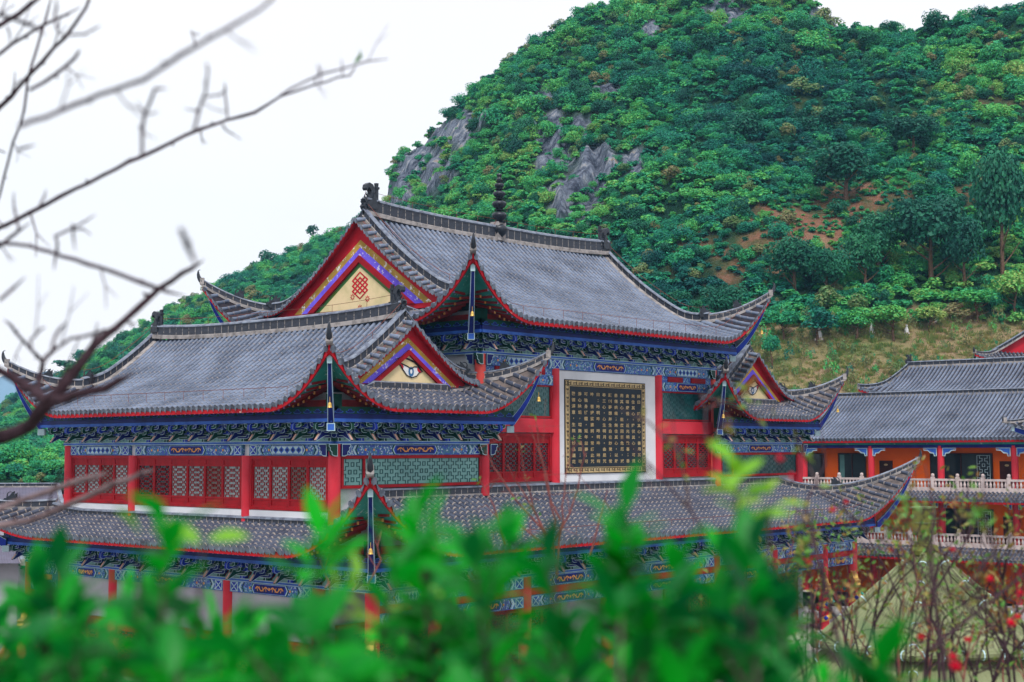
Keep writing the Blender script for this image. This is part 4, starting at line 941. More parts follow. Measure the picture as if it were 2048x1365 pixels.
# wind bells under the corner beams
def bell(p, lab):
    t = empty('wind_bell', p); tag(t, lab, 'bell', 'wind bells under the roof corners')
    mb = MB(); lathe(mb, (0, 0, -.44), [(.11, 0), (.09, .03), (.075, .12), (.07, .17), (.04, .21), (0, .22)], 'brass', 12); mb.build('bell_cup', t, smooth=True)
    mb = MB(); tube(mb, [(0, 0, -.24), (0, 0, 0)], .012, 'brass', 5); mb.build('hook', t)
def beamend(info, f=.62): p = info[0][int(len(info[0])*f)]; return p-Zv*.22+info[2]*.22
bell(beamend(minfo[0]), 'small gold bell under the near corner beam of the high main roof')
bell(beamend(minfo[1], .8), 'small gold bell under the right front corner of the high main roof')
w0, w1 = wings[0][4], wings[1][4]
bell(beamend(w0[1]), 'small gold bell on the near corner beam of the left wing')
bell(beamend(w0[2], .8), 'small gold bell under the left wing corner that points at the black text panel')
bell(beamend(w1[1]), 'small gold bell under the left corner beam of the right-hand wing')
bell(beamend(w1[2], .8), 'small gold bell under the outer corner of the right-hand wing, before the orange building')
bell(beamend(sinfo[0]), 'small gold bell under the near corner of the porch roof, among the leaves')

# ---------------------------------------------------------------- ground, hills, forest
rg_ = np.random.default_rng(5)
def structure(o): o['kind'] = 'structure'; return o
FH = np.array([math.cos(_y), math.sin(_y)]); RH = np.array([math.sin(_y), -math.cos(_y)])
HX = [-1400, -200, 0, 100, 300, 450, 600, 740, 768, 788, 850, 900, 960, 1050, 1150, 1240, 1330, 1450, 1560, 1650, 1705, 1760, 1850, 1990, 2048, 2300, 3200]
HT = [880, 860, 815, 752, 655, 572, 508, 440, 415, 305, 275, 232, 172, 120, 52, 0, -60, -110, -70, -10, 48, 56, 52, 28, 4, -60, -120]
HD = [430, 420, 400, 390, 370, 350, 340, 325, 300, 285, 275, 270, 265, 262, 260, 258, 256, 255, 250, 245, 238, 232, 228, 222, 220, 218, 218]
H1 = [930, 930, 925, 920, 910, 900, 890, 880, 870, 870, 860, 850, 840, 820, 800, 780, 760, 730, 705, 695, 690, 688, 686, 684, 684, 690, 700]
def fbm(x, y, s, seed, octv=4):
    out = 0; a = 1; tot = 0
    r = np.random.default_rng(seed)
    for _ in range(octv):
        for _k in range(3):
            th = r.uniform(0, 6.28); ph = r.uniform(0, 6.28); f = s*r.uniform(.7, 1.4)
            out = out+a*np.sin((x*math.cos(th)+y*math.sin(th))*f+ph+1.3*np.sin((y*math.cos(th)-x*math.sin(th))*f*.7+ph)); tot += a
        s *= 2.1; a *= .5
    return out/tot*2
def hill(px, d):
    px = np.asarray(px, float); d = np.asarray(d, float)
    yt, dt, y1 = np.interp(px, HX, HT), np.interp(px, HX, HD), np.interp(px, HX, H1)
    e1, et = (898-y1)/FPX, (898-yt)/FPX
    s = np.clip((d-150)/(dt-150), 0, 1); sh = s**.92+.05*np.sin(s*math.pi)
    e = e1+(et-e1)*sh; z = e*d
    zb = GZ+(e1*150-GZ)*np.clip((d-112)/38, 0, 1)**1.3
    z = np.where(d < 150, zb, z)
    past = np.clip((d-dt)/110, 0, 1); z = np.where(d > dt, et*dt*(1-past)**1.5+GZ*(1-(1-past)**1.5)+past*(1-past)*10, z)
    wx, wy = d*(px-1024)/FPX, d
    amp = np.clip((d-140)/60, 0, 1)*(1-past)
    return z+amp*(fbm(wx, wy, .045, 3)*3.2*(1-.6*(s > .97))+fbm(wx, wy, .35, 8, 3)*.9)
def hpos(px, d, z): w = d*(px-1024)/FPX; return np.stack([CAM[0]+FH[0]*d+RH[0]*w, CAM[1]+FH[1]*d+RH[1]*w, z], -1)
def ypx(px, d, z): return 898-z/d*FPX
ROCK = [(845, 325, 56, 50), (905, 262, 44, 28), (800, 392, 40, 40), (950, 225, 24, 20), (1105, 290, 34, 66), (1192, 330, 42, 50), (1150, 395, 46, 48), (1088, 186, 22, 20), (1216, 168, 22, 16), (1306, 52, 18, 22), (1462, 12, 42, 24), (1678, 26, 42, 26), (1165, 245, 26, 18), (1270, 320, 30, 26), (1320, 590, 1, 1), (1560, 110, 16, 12)]
def rockmask(px, y):
    m = np.zeros(np.broadcast(px, y).shape)
    for a, b, c, e in ROCK: m = np.maximum(m, np.clip(1.8-np.sqrt(((px-a)/c)**2+((y-b)/e)**2)*1.25+.35*np.sin(px*.09+y*.05)*np.sin(y*.08-px*.04), 0, 1))
    return np.clip(m*1.3, 0, 1)
def baremask(px, y):
    j = .16*np.sin(px*.05+y*.03)+.12*np.sin(px*.11-y*.07)
    return np.clip(1.2-np.hypot((px-1600)/250, (y-470+(px-1600)*.2)/84)+j, 0, 1)+np.clip(1.1-np.hypot((px-1740)/120, (y-390)/50)+j, 0, 1)+np.clip(1.1-np.hypot((px-1960)/50, (y-360)/60)+j, 0, 1)*.7+np.clip(1.1-np.hypot((px-1990)/80, (y-200)/22)+j, 0, 1)*.7+np.clip(1.1-np.hypot((px-1900)/110, (y-632)/26)+j, 0, 1)
pxs = np.concatenate([np.linspace(-1400, 740, 130)[:-1], np.linspace(740, 1720, 330)[:-1], np.linspace(1720, 3200, 110)]); sv = np.concatenate([np.linspace(100, 150, 14)[:-1], np.linspace(150, 300, 100)[:-1], np.linspace(300, 560, 50)])
PX, DD = np.meshgrid(pxs, sv); ZZ = hill(PX, DD); YY = ypx(PX, DD, ZZ); RM_ = rockmask(PX, YY)*(DD > 160)
P3 = hpos(PX, DD, ZZ)
jag = fbm(PX*.28, ZZ*1.3, .26, 21, 5)*RM_                 # craggy vertical ribs pushed in and out of the cliff
P3[..., 0] -= FH[0]*jag*1.7; P3[..., 1] -= FH[1]*jag*1.7; P3[..., 2] += jag*.35
nr, nc = PX.shape; idx = np.arange(nr*nc).reshape(nr, nc)
fc = np.stack([idx[:-1, :-1], idx[:-1, 1:], idx[1:, 1:], idx[1:, :-1]], -1).reshape(-1, 4)
me = bpy.data.meshes.new('hills'); me.from_pydata(P3.reshape(-1, 3).tolist(), [], fc.tolist()); me.materials.append(M['hill'])
a = me.attributes.new('rock', 'FLOAT', 'POINT'); a.data.foreach_set('value', RM_.ravel().astype(np.float32))
mead = np.clip((PX-1350)/120, 0, 1)*np.clip((YY-625-18*np.sin(PX*.02))/20, 0, 1)
a = me.attributes.new('meadow', 'FLOAT', 'POINT'); a.data.foreach_set('value', mead.ravel().astype(np.float32))
a = me.attributes.new('bare', 'FLOAT', 'POINT'); a.data.foreach_set('value', np.clip(baremask(PX, YY)*1.4, 0, 1).ravel().astype(np.float32))
me.polygons.foreach_set('use_smooth', np.ones(len(me.polygons), dtype=bool))
structure(link(bpy.data.objects.new('hills', me)))

# courtyard and the slope the photographer stands on, one sheet to the horizon
gx = np.concatenate([np.linspace(-6000, -140, 14), np.linspace(-120, 180, 76), np.linspace(220, 6000, 14)]); GX, GY = np.meshgrid(gx, gx)
rr = (GX-CAM[0])*FH[0]+(GY-CAM[1])*FH[1]; gz = GZ+np.clip(9.2-np.clip(rr-1.0, 0, 99)*.5, 0, 9.2)*np.clip((rr+600)/400, 0, 1)+fbm(GX, GY, .3, 4)*.12*(rr < 20)
me = bpy.data.meshes.new('ground'); n_ = len(gx); idx = np.arange(n_*n_).reshape(n_, n_); fc = np.stack([idx[:-1, :-1], idx[:-1, 1:], idx[1:, 1:], idx[1:, :-1]], -1).reshape(-1, 4)
me.from_pydata(np.stack([GX, GY, gz], -1).reshape(-1, 3).tolist(), [], fc.tolist()); me.materials.append(M['concrete'])
structure(link(bpy.data.objects.new('ground', me)))
# far hills, the blue of distant haze mixed into their colour
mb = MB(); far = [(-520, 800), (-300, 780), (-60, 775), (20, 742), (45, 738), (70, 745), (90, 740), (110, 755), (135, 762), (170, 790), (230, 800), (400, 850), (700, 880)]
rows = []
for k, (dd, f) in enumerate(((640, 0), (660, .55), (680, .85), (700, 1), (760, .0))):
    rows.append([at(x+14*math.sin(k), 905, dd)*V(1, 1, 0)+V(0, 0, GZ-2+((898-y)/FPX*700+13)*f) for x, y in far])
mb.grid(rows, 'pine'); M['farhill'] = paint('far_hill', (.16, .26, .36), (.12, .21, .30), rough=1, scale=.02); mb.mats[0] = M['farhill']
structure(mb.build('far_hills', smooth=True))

def crown_arrays(n, size, seed, flat=1.0, lobes=9, droop=0.0):
    """unit crown: leaf quads spread through overlapping lobes"""
    r = np.random.default_rng(seed)
    lc = r.normal(size=(lobes, 3)); lc /= np.linalg.norm(lc, axis=1)[:, None]; lc *= r.uniform(.25, .68, (lobes, 1)); lc[:, 2] = lc[:, 2]*.75+.1; lr = r.uniform(.3, .52, lobes)
    k = r.integers(0, lobes, n); d = r.normal(size=(n, 3)); d /= np.linalg.norm(d, axis=1)[:, None]; d[:, 2] = np.where(d[:, 2] < -.35, -d[:, 2], d[:, 2])
    c = lc[k]+d*(lr[k]*r.uniform(.72, 1.05, n))[:, None]
    nn = d*.8+r.normal(size=(n, 3))*.45+np.array([0, 0, .35]); nn /= np.linalg.norm(nn, axis=1)[:, None]
    t = np.cross(nn, r.normal(size=(n, 3))); t /= np.linalg.norm(t, axis=1)[:, None]; b = np.cross(nn, t)
    s = size*r.uniform(.6, 1.3, n)[:, None]
    v = np.stack([c-t*s, c+b*s*.55, c+t*s, c-b*s*.55], 1); v[..., 2] *= flat
    return v.reshape(-1, 3), np.arange(n*4).reshape(n, 4)
def leafmesh(name, n, size, seed, mat, flat=1.0, lobes=9):
    v, f = crown_arrays(n, size, seed, flat, lobes); me = bpy.data.meshes.new(name); me.from_pydata(v.tolist(), [], f.tolist()); me.materials.append(M[mat]); return me
def scatter(name, meshes, pos, scl, rot, extra=None):
    """one object of uncountable growth: crown meshes set on the points by geometry nodes"""
    me = bpy.data.meshes.new(name); me.from_pydata(np.asarray(pos).tolist(), [], [])
    for nm, ty, ar in (('scl', 'FLOAT_VECTOR', scl), ('rot', 'FLOAT_VECTOR', rot)):
        a = me.attributes.new(nm, ty, 'POINT'); a.data.foreach_set('vector', np.asarray(ar, dtype=np.float32).ravel())
    a = me.attributes.new('kindex', 'INT', 'POINT'); a.data.foreach_set('value', rg_.integers(0, len(meshes), len(pos)).astype(np.int32))
    o = bpy.data.objects.new(name, me); link(o); tag(o, kind='stuff')
    col = bpy.data.collections.new(name+'_sources')
    for i, m_ in enumerate(meshes): col.objects.link(bpy.data.objects.new('%s_source_%02d' % (name, i), m_))
    ng = bpy.data.node_groups.new(name, 'GeometryNodeTree'); ng.interface.new_socket('Geometry', in_out='INPUT', socket_type='NodeSocketGeometry'); ng.interface.new_socket('Geometry', in_out='OUTPUT', socket_type='NodeSocketGeometry')
    gi, go = ng.nodes.new('NodeGroupInput'), ng.nodes.new('NodeGroupOutput')
    ci = ng.nodes.new('GeometryNodeCollectionInfo'); ci.inputs[0].default_value = col; ci.inputs['Separate Children'].default_value = True; ci.inputs['Reset Children'].default_value = True
    ip = ng.nodes.new('GeometryNodeInstanceOnPoints'); ip.inputs['Pick Instance'].default_value = True
    def na(t, nm): n = ng.nodes.new('GeometryNodeInputNamedAttribute'); n.data_type = t; n.inputs['Name'].default_value = nm; return n.outputs['Attribute']
    ng.links.new(gi.outputs[0], ip.inputs['Points']); ng.links.new(ci.outputs[0], ip.inputs['Instance']); ng.links.new(na('INT', 'kindex'), ip.inputs['Instance Index'])
    er = ng.nodes.new('FunctionNodeEulerToRotation'); ng.links.new(na('FLOAT_VECTOR', 'rot'), er.inputs[0]); ng.links.new(er.outputs[0], ip.inputs['Rotation'])
    ng.links.new(na('FLOAT_VECTOR', 'scl'), ip.inputs['Scale']); ng.links.new(ip.outputs[0], go.inputs[0])
    md = o.modifiers.new('scatter', 'NODES'); md.node_group = ng
    return o
# the forest on the hillside
n0 = 62000; px = rg_.uniform(-500, 2500, n0); d = np.sqrt(rg_.uniform(140**2, 420**2, n0)); z = hill(px, d); y = ypx(px, d, z)
dt = np.interp(px, HX, HD); keep = (d < dt+14) & (rg_.random(n0) > rockmask(px, y)*.90)
meadow = (px > 1380) & (y > 640+14*np.sin(px*.02)); keep &= ~meadow
bare = baremask(px, y)
keep &= rg_.random(n0) > bare*.82
keep &= (d > 150) | (px < 1300); keep &= rg_.random(n0) < np.where(px < 740, .55, .62)
px, d, z = px[keep], d[keep], z[keep]; n = len(px)
s = (.65+1.7*rg_.random(n)**2.2)*np.where(d < 200, .85, 1.0)*(.85+.45*(rg_.random(n) < .12)); pos = hpos(px, d, z+s*.38)
fm = [leafmesh('forest_crown_%d' % i, 1500, .072, 40+i, 'forest', flat=[.95, 1.1, .85, 1.25, 1.0, .9][i], lobes=10+2*i) for i in range(6)]
fm += [leafmesh('dark_crown_%d' % i, 1400, .075, 150+i, 'pine', flat=[1.3, 1.0][i], lobes=12) for i in range(2)]+[leafmesh('olive_crown', 700, .10, 160, 'olive', flat=.9, lobes=9)]
scatter('forest', fm, pos, np.stack([s*rg_.uniform(.9, 1.25, n), s*rg_.uniform(.9, 1.25, n), s*rg_.uniform(.75, 1.15, n)], -1), np.stack([rg_.uniform(-.2, .2, n), rg_.uniform(-.2, .2, n), rg_.uniform(0, 6.28, n)], -1))
print('forest', n)
# low growth filling between the crowns
n0 = 26000; px = rg_.uniform(-400, 2400, n0); d = np.sqrt(rg_.uniform(145**2, 330**2, n0)); z = hill(px, d); y = ypx(px, d, z); dt = np.interp(px, HX, HD)
keep = (d < dt+8) & (rg_.random(n0) > rockmask(px, y)*.85) & ~((px > 1380) & (y > 655)); px, d, z = px[keep], d[keep], z[keep]; n = len(px)
s = rg_.uniform(.5, 1.3, n)*np.where(baremask(px, y[keep]) > .3, .5, 1); um = [leafmesh('undergrowth_%d' % i, 300, .16, 60+i, 'forest', flat=.85, lobes=7) for i in range(3)]
scatter('undergrowth', um, hpos(px, d, z+s*.3), np.stack([s*1.3, s*1.3, s], -1), np.stack([px*0, px*0, rg_.uniform(0, 6.28, n)], -1))
# dry grass and saplings on the meadow behind the side building
n0 = 13000; px = rg_.uniform(1300, 2500, n0); d = rg_.uniform(118, 172, n0); z = hill(px, d); y = ypx(px, d, z)
keep = (y > 640); px, d, z = px[keep], d[keep], z[keep]; n = len(px)
def tuftmesh(name, seed, k=26):
    r = np.random.default_rng(seed); v, f = [], []
    for i in range(k):
        a = r.uniform(0, 6.28); ln = r.uniform(.4, 1.0); b = np.array([math.cos(a), math.sin(a), 0])*r.uniform(0, .5); w = np.array([-math.sin(a), math.cos(a), 0])*.045
        t = b+np.array([math.cos(a)*.45*ln, math.sin(a)*.45*ln, ln]); j = len(v); v += [b-w, b+w, (b+t)/2+w*1.3+[0, 0, .08], t, (b+t)/2-w*1.3+[0, 0, .08]]; f.append((j, j+1, j+2, j+3, j+4))
    me = bpy.data.meshes.new(name); me.from_pydata([tuple(q) for q in v], [], f); me.materials.append(M['grass']); return me
s = rg_.uniform(.25, .8, n)
scatter('meadow_grass', [tuftmesh('grass_tuft_%d' % i, 70+i) for i in range(4)], hpos(px, d, z-.05), np.stack([s*1.2, s*1.2, s*.8], -1), np.stack([px*0, px*0, rg_.uniform(0, 6.28, n)], -1))

def hit(px, py, d0=120, d1=330):
    ds = np.arange(d0, d1, .5); zz = hill(np.full(len(ds), px), ds); yy = ypx(px, ds, zz); k = np.argmax(yy <= py); 
    return (ds[k], zz[k]) if yy[k] <= py else (ds[-1], zz[-1])
CROWNS = {}
n2 = 2600; px = rg_.uniform(1350, 2400, n2); d = rg_.uniform(122, 170, n2); z = hill(px, d); y = ypx(px, d, z); k_ = y > 640; px, d, z = px[k_], d[k_], z[k_]; s = rg_.uniform(.22, .75, len(px))*(1+.6*(rg_.random(len(px)) < .1))
scatter('meadow_scrub', [leafmesh('scrub_%d' % i, 130, .12, 170+i, ['olive', 'forest', 'olive'][i], flat=1.3, lobes=6) for i in range(3)], hpos(px, d, z+s*.7), np.stack([s*.8, s*.8, s*1.3], -1), np.stack([px*0, px*0, rg_.uniform(0, 6.28, len(px))], -1))
def tree(px, py, wpx, hpx, label, cat='tree', mat='pine', name='tree', d=None, group=None, n=1100, trunkpx=None, seed=None, base=None, lsz=.115):
    """a tree whose foot is seen at px,py and whose crown is wpx by hpx"""
    if d is None: d, z = hit(px, py)
    else: z = (898-py)/FPX*d
    p = hpos(px, d, z) if base is None else V(*base); k = d/FPX; W, H = wpx*k/2, hpx*k; th = (trunkpx if trunkpx else hpx*.10)*k
    t = empty(name, p-V(0, 0, .3)); tag(t, label, cat, group)
    key = (mat, (seed or int(px)) % 5, n)
    if key not in CROWNS: CROWNS[key] = leafmesh('crown', n, lsz, 90+key[1], mat, 1.0, 13)
    c = bpy.data.objects.new('crown', CROWNS[key]); link(c, t); c.location = (0, 0, .3+th+(H-th)*.5); c.scale = (W*1.2, W*1.2, (H-th)*.68); c.rotation_euler = (0, 0, px % 6)
    mb = MB(); r0 = max(.07, W*.075); top = th+(H-th)*.7; rr = random.Random(int(px)); q = [V(0, 0, 0), V(rr.uniform(-.1, .1), rr.uniform(-.1, .1), top*.4), V(rr.uniform(-.2, .2), rr.uniform(-.2, .2), top*.75), V(0, 0, top+.3)]
    tube(mb, q, [r0, r0*.8, r0*.5, r0*.2], 'trunk', 7)
    for i in range(5):
        a = rr.uniform(0, 6.28); b = V(0, 0, th*.85+(top-th)*i/6); e = b+V(math.cos(a)*W*.6, math.sin(a)*W*.6, (H-th)*.22); tube(mb, [b, (b+e)/2+V(0, 0, -.1), e], [r0*.45, r0*.3, r0*.1], 'trunk', 5)
    mb.build('trunk', t); return t
TR = [(1762, 552, 118, 128, 'broad round tree at the foot of the bare reddish hillside patch'), (1838, 318, 112, 92, 'rounded tree high on the right slope with bare soil left of it'), (1592, 592, 120, 118, 'wide dark tree left of the reddish soil, above the main roof right tip'),
      (1868, 575, 150, 190, 'tall dark pine standing above the row of small round trees'), (2012, 560, 120, 260, 'tallest dark pine at the right edge of the hillside'), (1700, 405, 150, 120, 'dark spreading pine above the reddish bare ground'), (1735, 588, 90, 120, 'dark pine left of the tall pine, above the meadow'),
      (1655, 612, 100, 110, 'dark pine above the small white statues'), (1450, 665, 90, 90, 'dense tree just behind the right corner horn of the main roof'), (1935, 590, 100, 150, 'dark pine between the two tallest pines')]
for px_, py_, w_, h_, lab in TR: tree(px_, py_, w_, h_, lab, group='single trees on the right hillside', n=4200, lsz=.055)
SM = [(1636, 694, 86, 66, 'small round tree at the left end of the row above the meadow'), (1716, 690, 74, 62, 'small round tree second from the left in the row above the meadow'), (1790, 692, 88, 72, 'small round tree beside the leaning white statue'), (1862, 668, 62, 52, 'small round tree above the reddish path'),
      (1958, 652, 86, 66, 'small round tree beside the dark boulder'), (2034, 640, 80, 90, 'small tree at the right edge above the meadow'), (1545, 742, 44, 66, 'bright green sapling right of the eye gable peak'), (1570, 690, 70, 60, 'bushy little tree behind the right horn of the main roof')]
for px_, py_, w_, h_, lab in SM: tree(px_, py_, w_, h_, lab, group='small trees along the top of the meadow', mat='forest', n=1500, lsz=.08, trunkpx=h_*.3)
tree(622, 486, 30, 40, 'lone thin pine sticking up from the left ridge against the sky', n=260, d=338, trunkpx=12, lsz=.15)
tree(128, 752, 48, 34, 'flat-topped tree on the ridge left of the radio mast', n=300, d=388, trunkpx=10, lsz=.14)
tree(505, 548, 16, 28, 'little pointed tree on the left ridge above the roof', n=160, d=346, lsz=.2)
tree(165, 745, 14, 34, 'pointed conifer on the ridge between the mast and the roof', n=160, d=384, lsz=.2)
tree(48, 1190, 60, 90, 'round green tree below the porch roof at the left edge', n=600, d=88, mat='forest', trunkpx=20)
# small pale statues among the row of trees
for px_, py_, h_, lab in ((1640, 690, 30, 'small white stone statue left of the others on the meadow edge'), (1746, 674, 22, 'small white stone statue between two round trees'), (1816, 672, 20, 'small white statue right of the third round tree'), (1876, 652, 14, 'tiny white statue near the reddish path')):
    d_, z_ = hit(px_, py_); t = empty('stone_statue', hpos(px_, d_, z_)); tag(t, lab, 'statue', 'white statues on the hillside'); k = h_*d_/FPX
    mb = MB(); lathe(mb, (0, 0, 0), [(k*.3, 0), (k*.3, k*.15), (k*.2, k*.2)], 'stone', 8); mb.build('pedestal', t)
    mb = MB(); lathe(mb, (0, 0, k*.2), [(k*.18, 0), (k*.2, k*.2), (k*.14, k*.45), (k*.07, k*.52), (k*.11, k*.6), (k*.1, k*.7), (0, k*.8)], 'white', 8); mb.build('figure', t)
# radio mast
p = hpos(196, 382, 0)*V(1, 1, 0); z0_, z1_ = (898-770)/FPX*382, (898-710)/FPX*382
t = empty('radio_mast', (p[0], p[1], z0_-2)); tag(t, 'thin steel radio mast with a crown of antennas on the left ridge', 'mast')
mb = MB()
for i in range(3):
    a = i*2.09; tube(mb, [(1.1*math.cos(a), 1.1*math.sin(a), 0), (.8*math.cos(a), .8*math.sin(a), z1_-z0_)], .12, 'steel', 5)
for k in range(8):
    zz = (z1_-z0_)*k/8; 
    for i in range(3): a, b = i*2.09, (i+1)*2.09; tube(mb, [(1.05*math.cos(a), 1.05*math.sin(a), zz), (1.0*math.cos(b), 1.0*math.sin(b), zz+1.8)], .06, 'steel', 4)
mb.build('lattice_tower', t); mb = MB()
for i in range(9): a = i*.7; tube(mb, [(1.6*math.cos(a), 1.6*math.sin(a), z1_-z0_-2.6), (1.6*math.cos(a), 1.6*math.sin(a), z1_-z0_+.2)], .14, 'white', 5)
for zz in (-2.2, -.6): tube(mb, [(1.6*math.cos(a), 1.6*math.sin(a), z1_-z0_+zz) for a in np.linspace(0, 6.28, 13)], .06, 'steel', 4)
tube(mb, [(0, 0, z1_-z0_-2), (0, 0, z1_-z0_+5)], .06, 'steel', 4); mb.build('antennas', t)

# ---------------------------------------------------------------- the orange side building on the right
B = empty('side_building', (0, 0, 0)); tag(B, 'long two-storey orange building with red columns and two grey tiled roofs at the right', 'building')
FB = Frame((59.05, -14, 0), (0, 1, 0), (-1, 0, 0)); LB = 29.0; yb = lambda y: y+14
def bbox(x0, x1, y0, y1, z0, z1, mat, name): mb = MB(); mb.box(x0, x1, y0, y1, z0, z1, mat); return mb.build(name, B)
bbox(59.1, 72, -14, 15, GZ, .6, 'orange', 'wall'); bbox(64.3, 71, -14, 8.4, .6, 4.4, 'cap', 'upper_wall')
bbox(57.1, 59.1, -14, 15, -3.2, -3.0, 'stone', 'balcony_floor'); bbox(57.1, 59.1, -14, 15, -7.1, -6.9, 'stone', 'balcony_floor')
mb = MB(); S1 = Slope((57.0, 15.5, .62), -YF, XF, 29.5, 6.6, 3.55, .75, 1, 0, 0, False, False); tile_slope(mb, S1, lambda x: 6.6, (0, 29.5), sp=.31); mb.build('roof_tiles', B); eave(B, S1, (0, 29.5), over=1.6)
S2 = Slope((63.6, 7.6, 4.25), -YF, XF, 21.6, 4.2, 2.3, .6, 2.2, .5, .5, True, False); mb = MB(); tile_slope(mb, S2, lambda x: min(x*2.6, 4.2), (0, 21.6), sp=.33); mb.build('roof_tiles', B); eave(B, S2, (0, 21.6), over=1.2)
mb = MB(); tile_slope(mb, Slope((72, -14, 4.35), YF, -XF, 21.6, 4.2, 2.3, .6, 2.2, .5, .5, False, True), lambda x: min((21.6-x)*2.6, 4.2), (0, 21.6), sp=.4); mb.build('roof_tiles', B)
mb = MB(); sweep(mb, [S2.pt(x, 4.2, 0) for x in np.linspace(1.6, 21.6, 12)], XF, RIDGE(.18, .4), RM('ridge')); sweep(mb, [S2.pt(q/2.6, q, .02) for q in np.linspace(4.2, 0, 14)], V(.7, .7, 0), RIDGE(.14, .3), RM('ridge')); sweep(mb, [S1.pt(x, 6.5, -.05) for x in np.linspace(0, 29.5, 10)], XF, RIDGE(.2, .32), RM('ridge_grid')); mb.build('roof_ridge', B)
ornament(B, S2.pt(1.6, 4.2, .3), YF, .55, 'dragon')
for k in range(6): q = 3.6-k*.6; ornament(B, S2.pt(q/2.6, q, .25), V(.2, 1, 0)*1.0, .22, 'beast')
S3 = Slope((56.0, 15.5, -3.68), -YF, XF, 29.5, 1.25, .55, .8, 1, 0, 0, False, False); mb = MB(); tile_slope(mb, S3, lambda x: 1.25, (0, 29.5), rib='tile_old', pan='pan_old', sp=.31); mb.build('skirt_tiles', B); eave(B, S3, (0, 29.5), over=1.0)
S4 = Slope((56.0, 15.5, -7.8), -YF, XF, 29.5, 1.25, .75, .8, 1, 0, 0, False, False); mb = MB(); tile_slope(mb, S4, lambda x: 1.25, (0, 29.5), rib='tile_old', pan='pan_old', sp=.31); mb.build('skirt_tiles', B); eave(B, S4, (0, 29.5), over=1.0)
FBo = Frame((57.35, -14, 0), (0, 1, 0), (-1, 0, 0)); ycol = [-12.1, -6.6, -1.2, 4.25, 9.85]
for lev, (zf, zt_) in enumerate(((-3.0, .1), (-6.9, -3.6), (GZ, -7.6))):
    for yc in ycol:
        column(B, (57.5, yc), zf, zt_, .24, 'column')
        if lev < 2:
            mb = MB()
            for s_ in (-1, 1):
                stroke(mb, FBo, [(yb(yc)+s_*.24, zt_-.15), (yb(yc)+s_*1.25, zt_-.15), (yb(yc)+s_*1.2, zt_-.3), (yb(yc)+s_*.9, zt_-.32), (yb(yc)+s_*.7, zt_-.5), (yb(yc)+s_*.45, zt_-.52), (yb(yc)+s_*.4, zt_-.72), (yb(yc)+s_*.24, zt_-.72)], .07, .05, 'outline', closed=True)
                prism(mb, [(yb(yc)+s_*.24, zt_-.15), (yb(yc)+s_*1.2, zt_-.15), (yb(yc)+s_*.9, zt_-.32), (yb(yc)+s_*.45, zt_-.52), (yb(yc)+s_*.24, zt_-.7)], lambda a, b: FBo(a, b, -.03), FBo.n*.07, 'lightblue')
            mb.build('column_bracket', B)
    mb = MB(); fbox(mb, FBo, 0, LB, zt_-.14, zt_+.1, -.1, .06, 'navy'); fbox(mb, FBo, 0, LB, zt_+.1, zt_+.32, -.1, .1, 'teal' if lev == 0 else 'navy'); mb.build('painted_beam', B)
for y0_, y1_, lev in ((5.5, 7.7, 0), (-4.35, .25, 0), (9.0, 12.2, 0), (-12.5, -8.5, 0), (-4.3, -.4, 1), (5.6, 8, 1), (-12.5, -8.5, 1)):
    zt_, z0_ = (-.5, -3.0) if lev == 0 else (-4.5, -6.9)
    mb = MB(); fbox(mb, FB, yb(y0_), yb(y1_), z0_+.05, zt_, -.02, .03, 'glass_dark'); w = mb.build('window', B)
    mb = MB()
    for a, b, c, d_ in ((y0_-.06, y1_+.06, zt_, zt_+.07), (y0_-.06, y0_, z0_, zt_), (y1_, y1_+.06, z0_, zt_), ((y0_+y1_)/2-.03, (y0_+y1_)/2+.03, z0_, zt_)): fbox(mb, FB, yb(a), yb(b), c, d_, .03, .09, 'door')
    mb.build('window_frame', w)
    if y1_-y0_ > 3.5: mb = MB(); lattice_bars(mb, FB, yb(y0_)+.15, yb(y0_)+1.1, z0_+.2, zt_-.1, .035, 'outline', bw=.03, cell=.2); mb.build('lattice_screen', w)
    else: mb = MB(); fbox(mb, FB, yb(y1_)-.45, yb(y1_)-.06, z0_+.1, zt_-.05, .031, .036, 'glass_mint'); mb.build('curtain', w)
for y0_, lev in ((-5.95, 0), (3.3, 0), (-6.1, 1)):
    zt_ = -1.0 if lev == 0 else -4.9; mb = MB(); fbox(mb, FB, yb(y0_), yb(y0_)+1.05, zt_-2.1, zt_, -.02, .05, 'door'); dr = mb.build('door', B)
    mb = MB(); prism(mb, [(yb(y0_)+.52+.16*math.cos(t), zt_-.3+.08*math.sin(t)) for t in np.linspace(0, 6.28, 11)[:-1]], lambda a, b: FB(a, b, .05), FB.n*.01, 'panelgold'); mb.build('door_plate', dr)
def balusters():
    mb = MB(); mb.box(-.04, .04, -.04, .04, 0, .05, 'stone'); lathe(mb, (0, 0, .05), [(.035, 0), (.06, .08), (.075, .2), (.05, .32), (.03, .38), (.05, .44)], 'stone', 6); o = mb.build('b'); me = o.data; bpy.data.objects.remove(o); return me
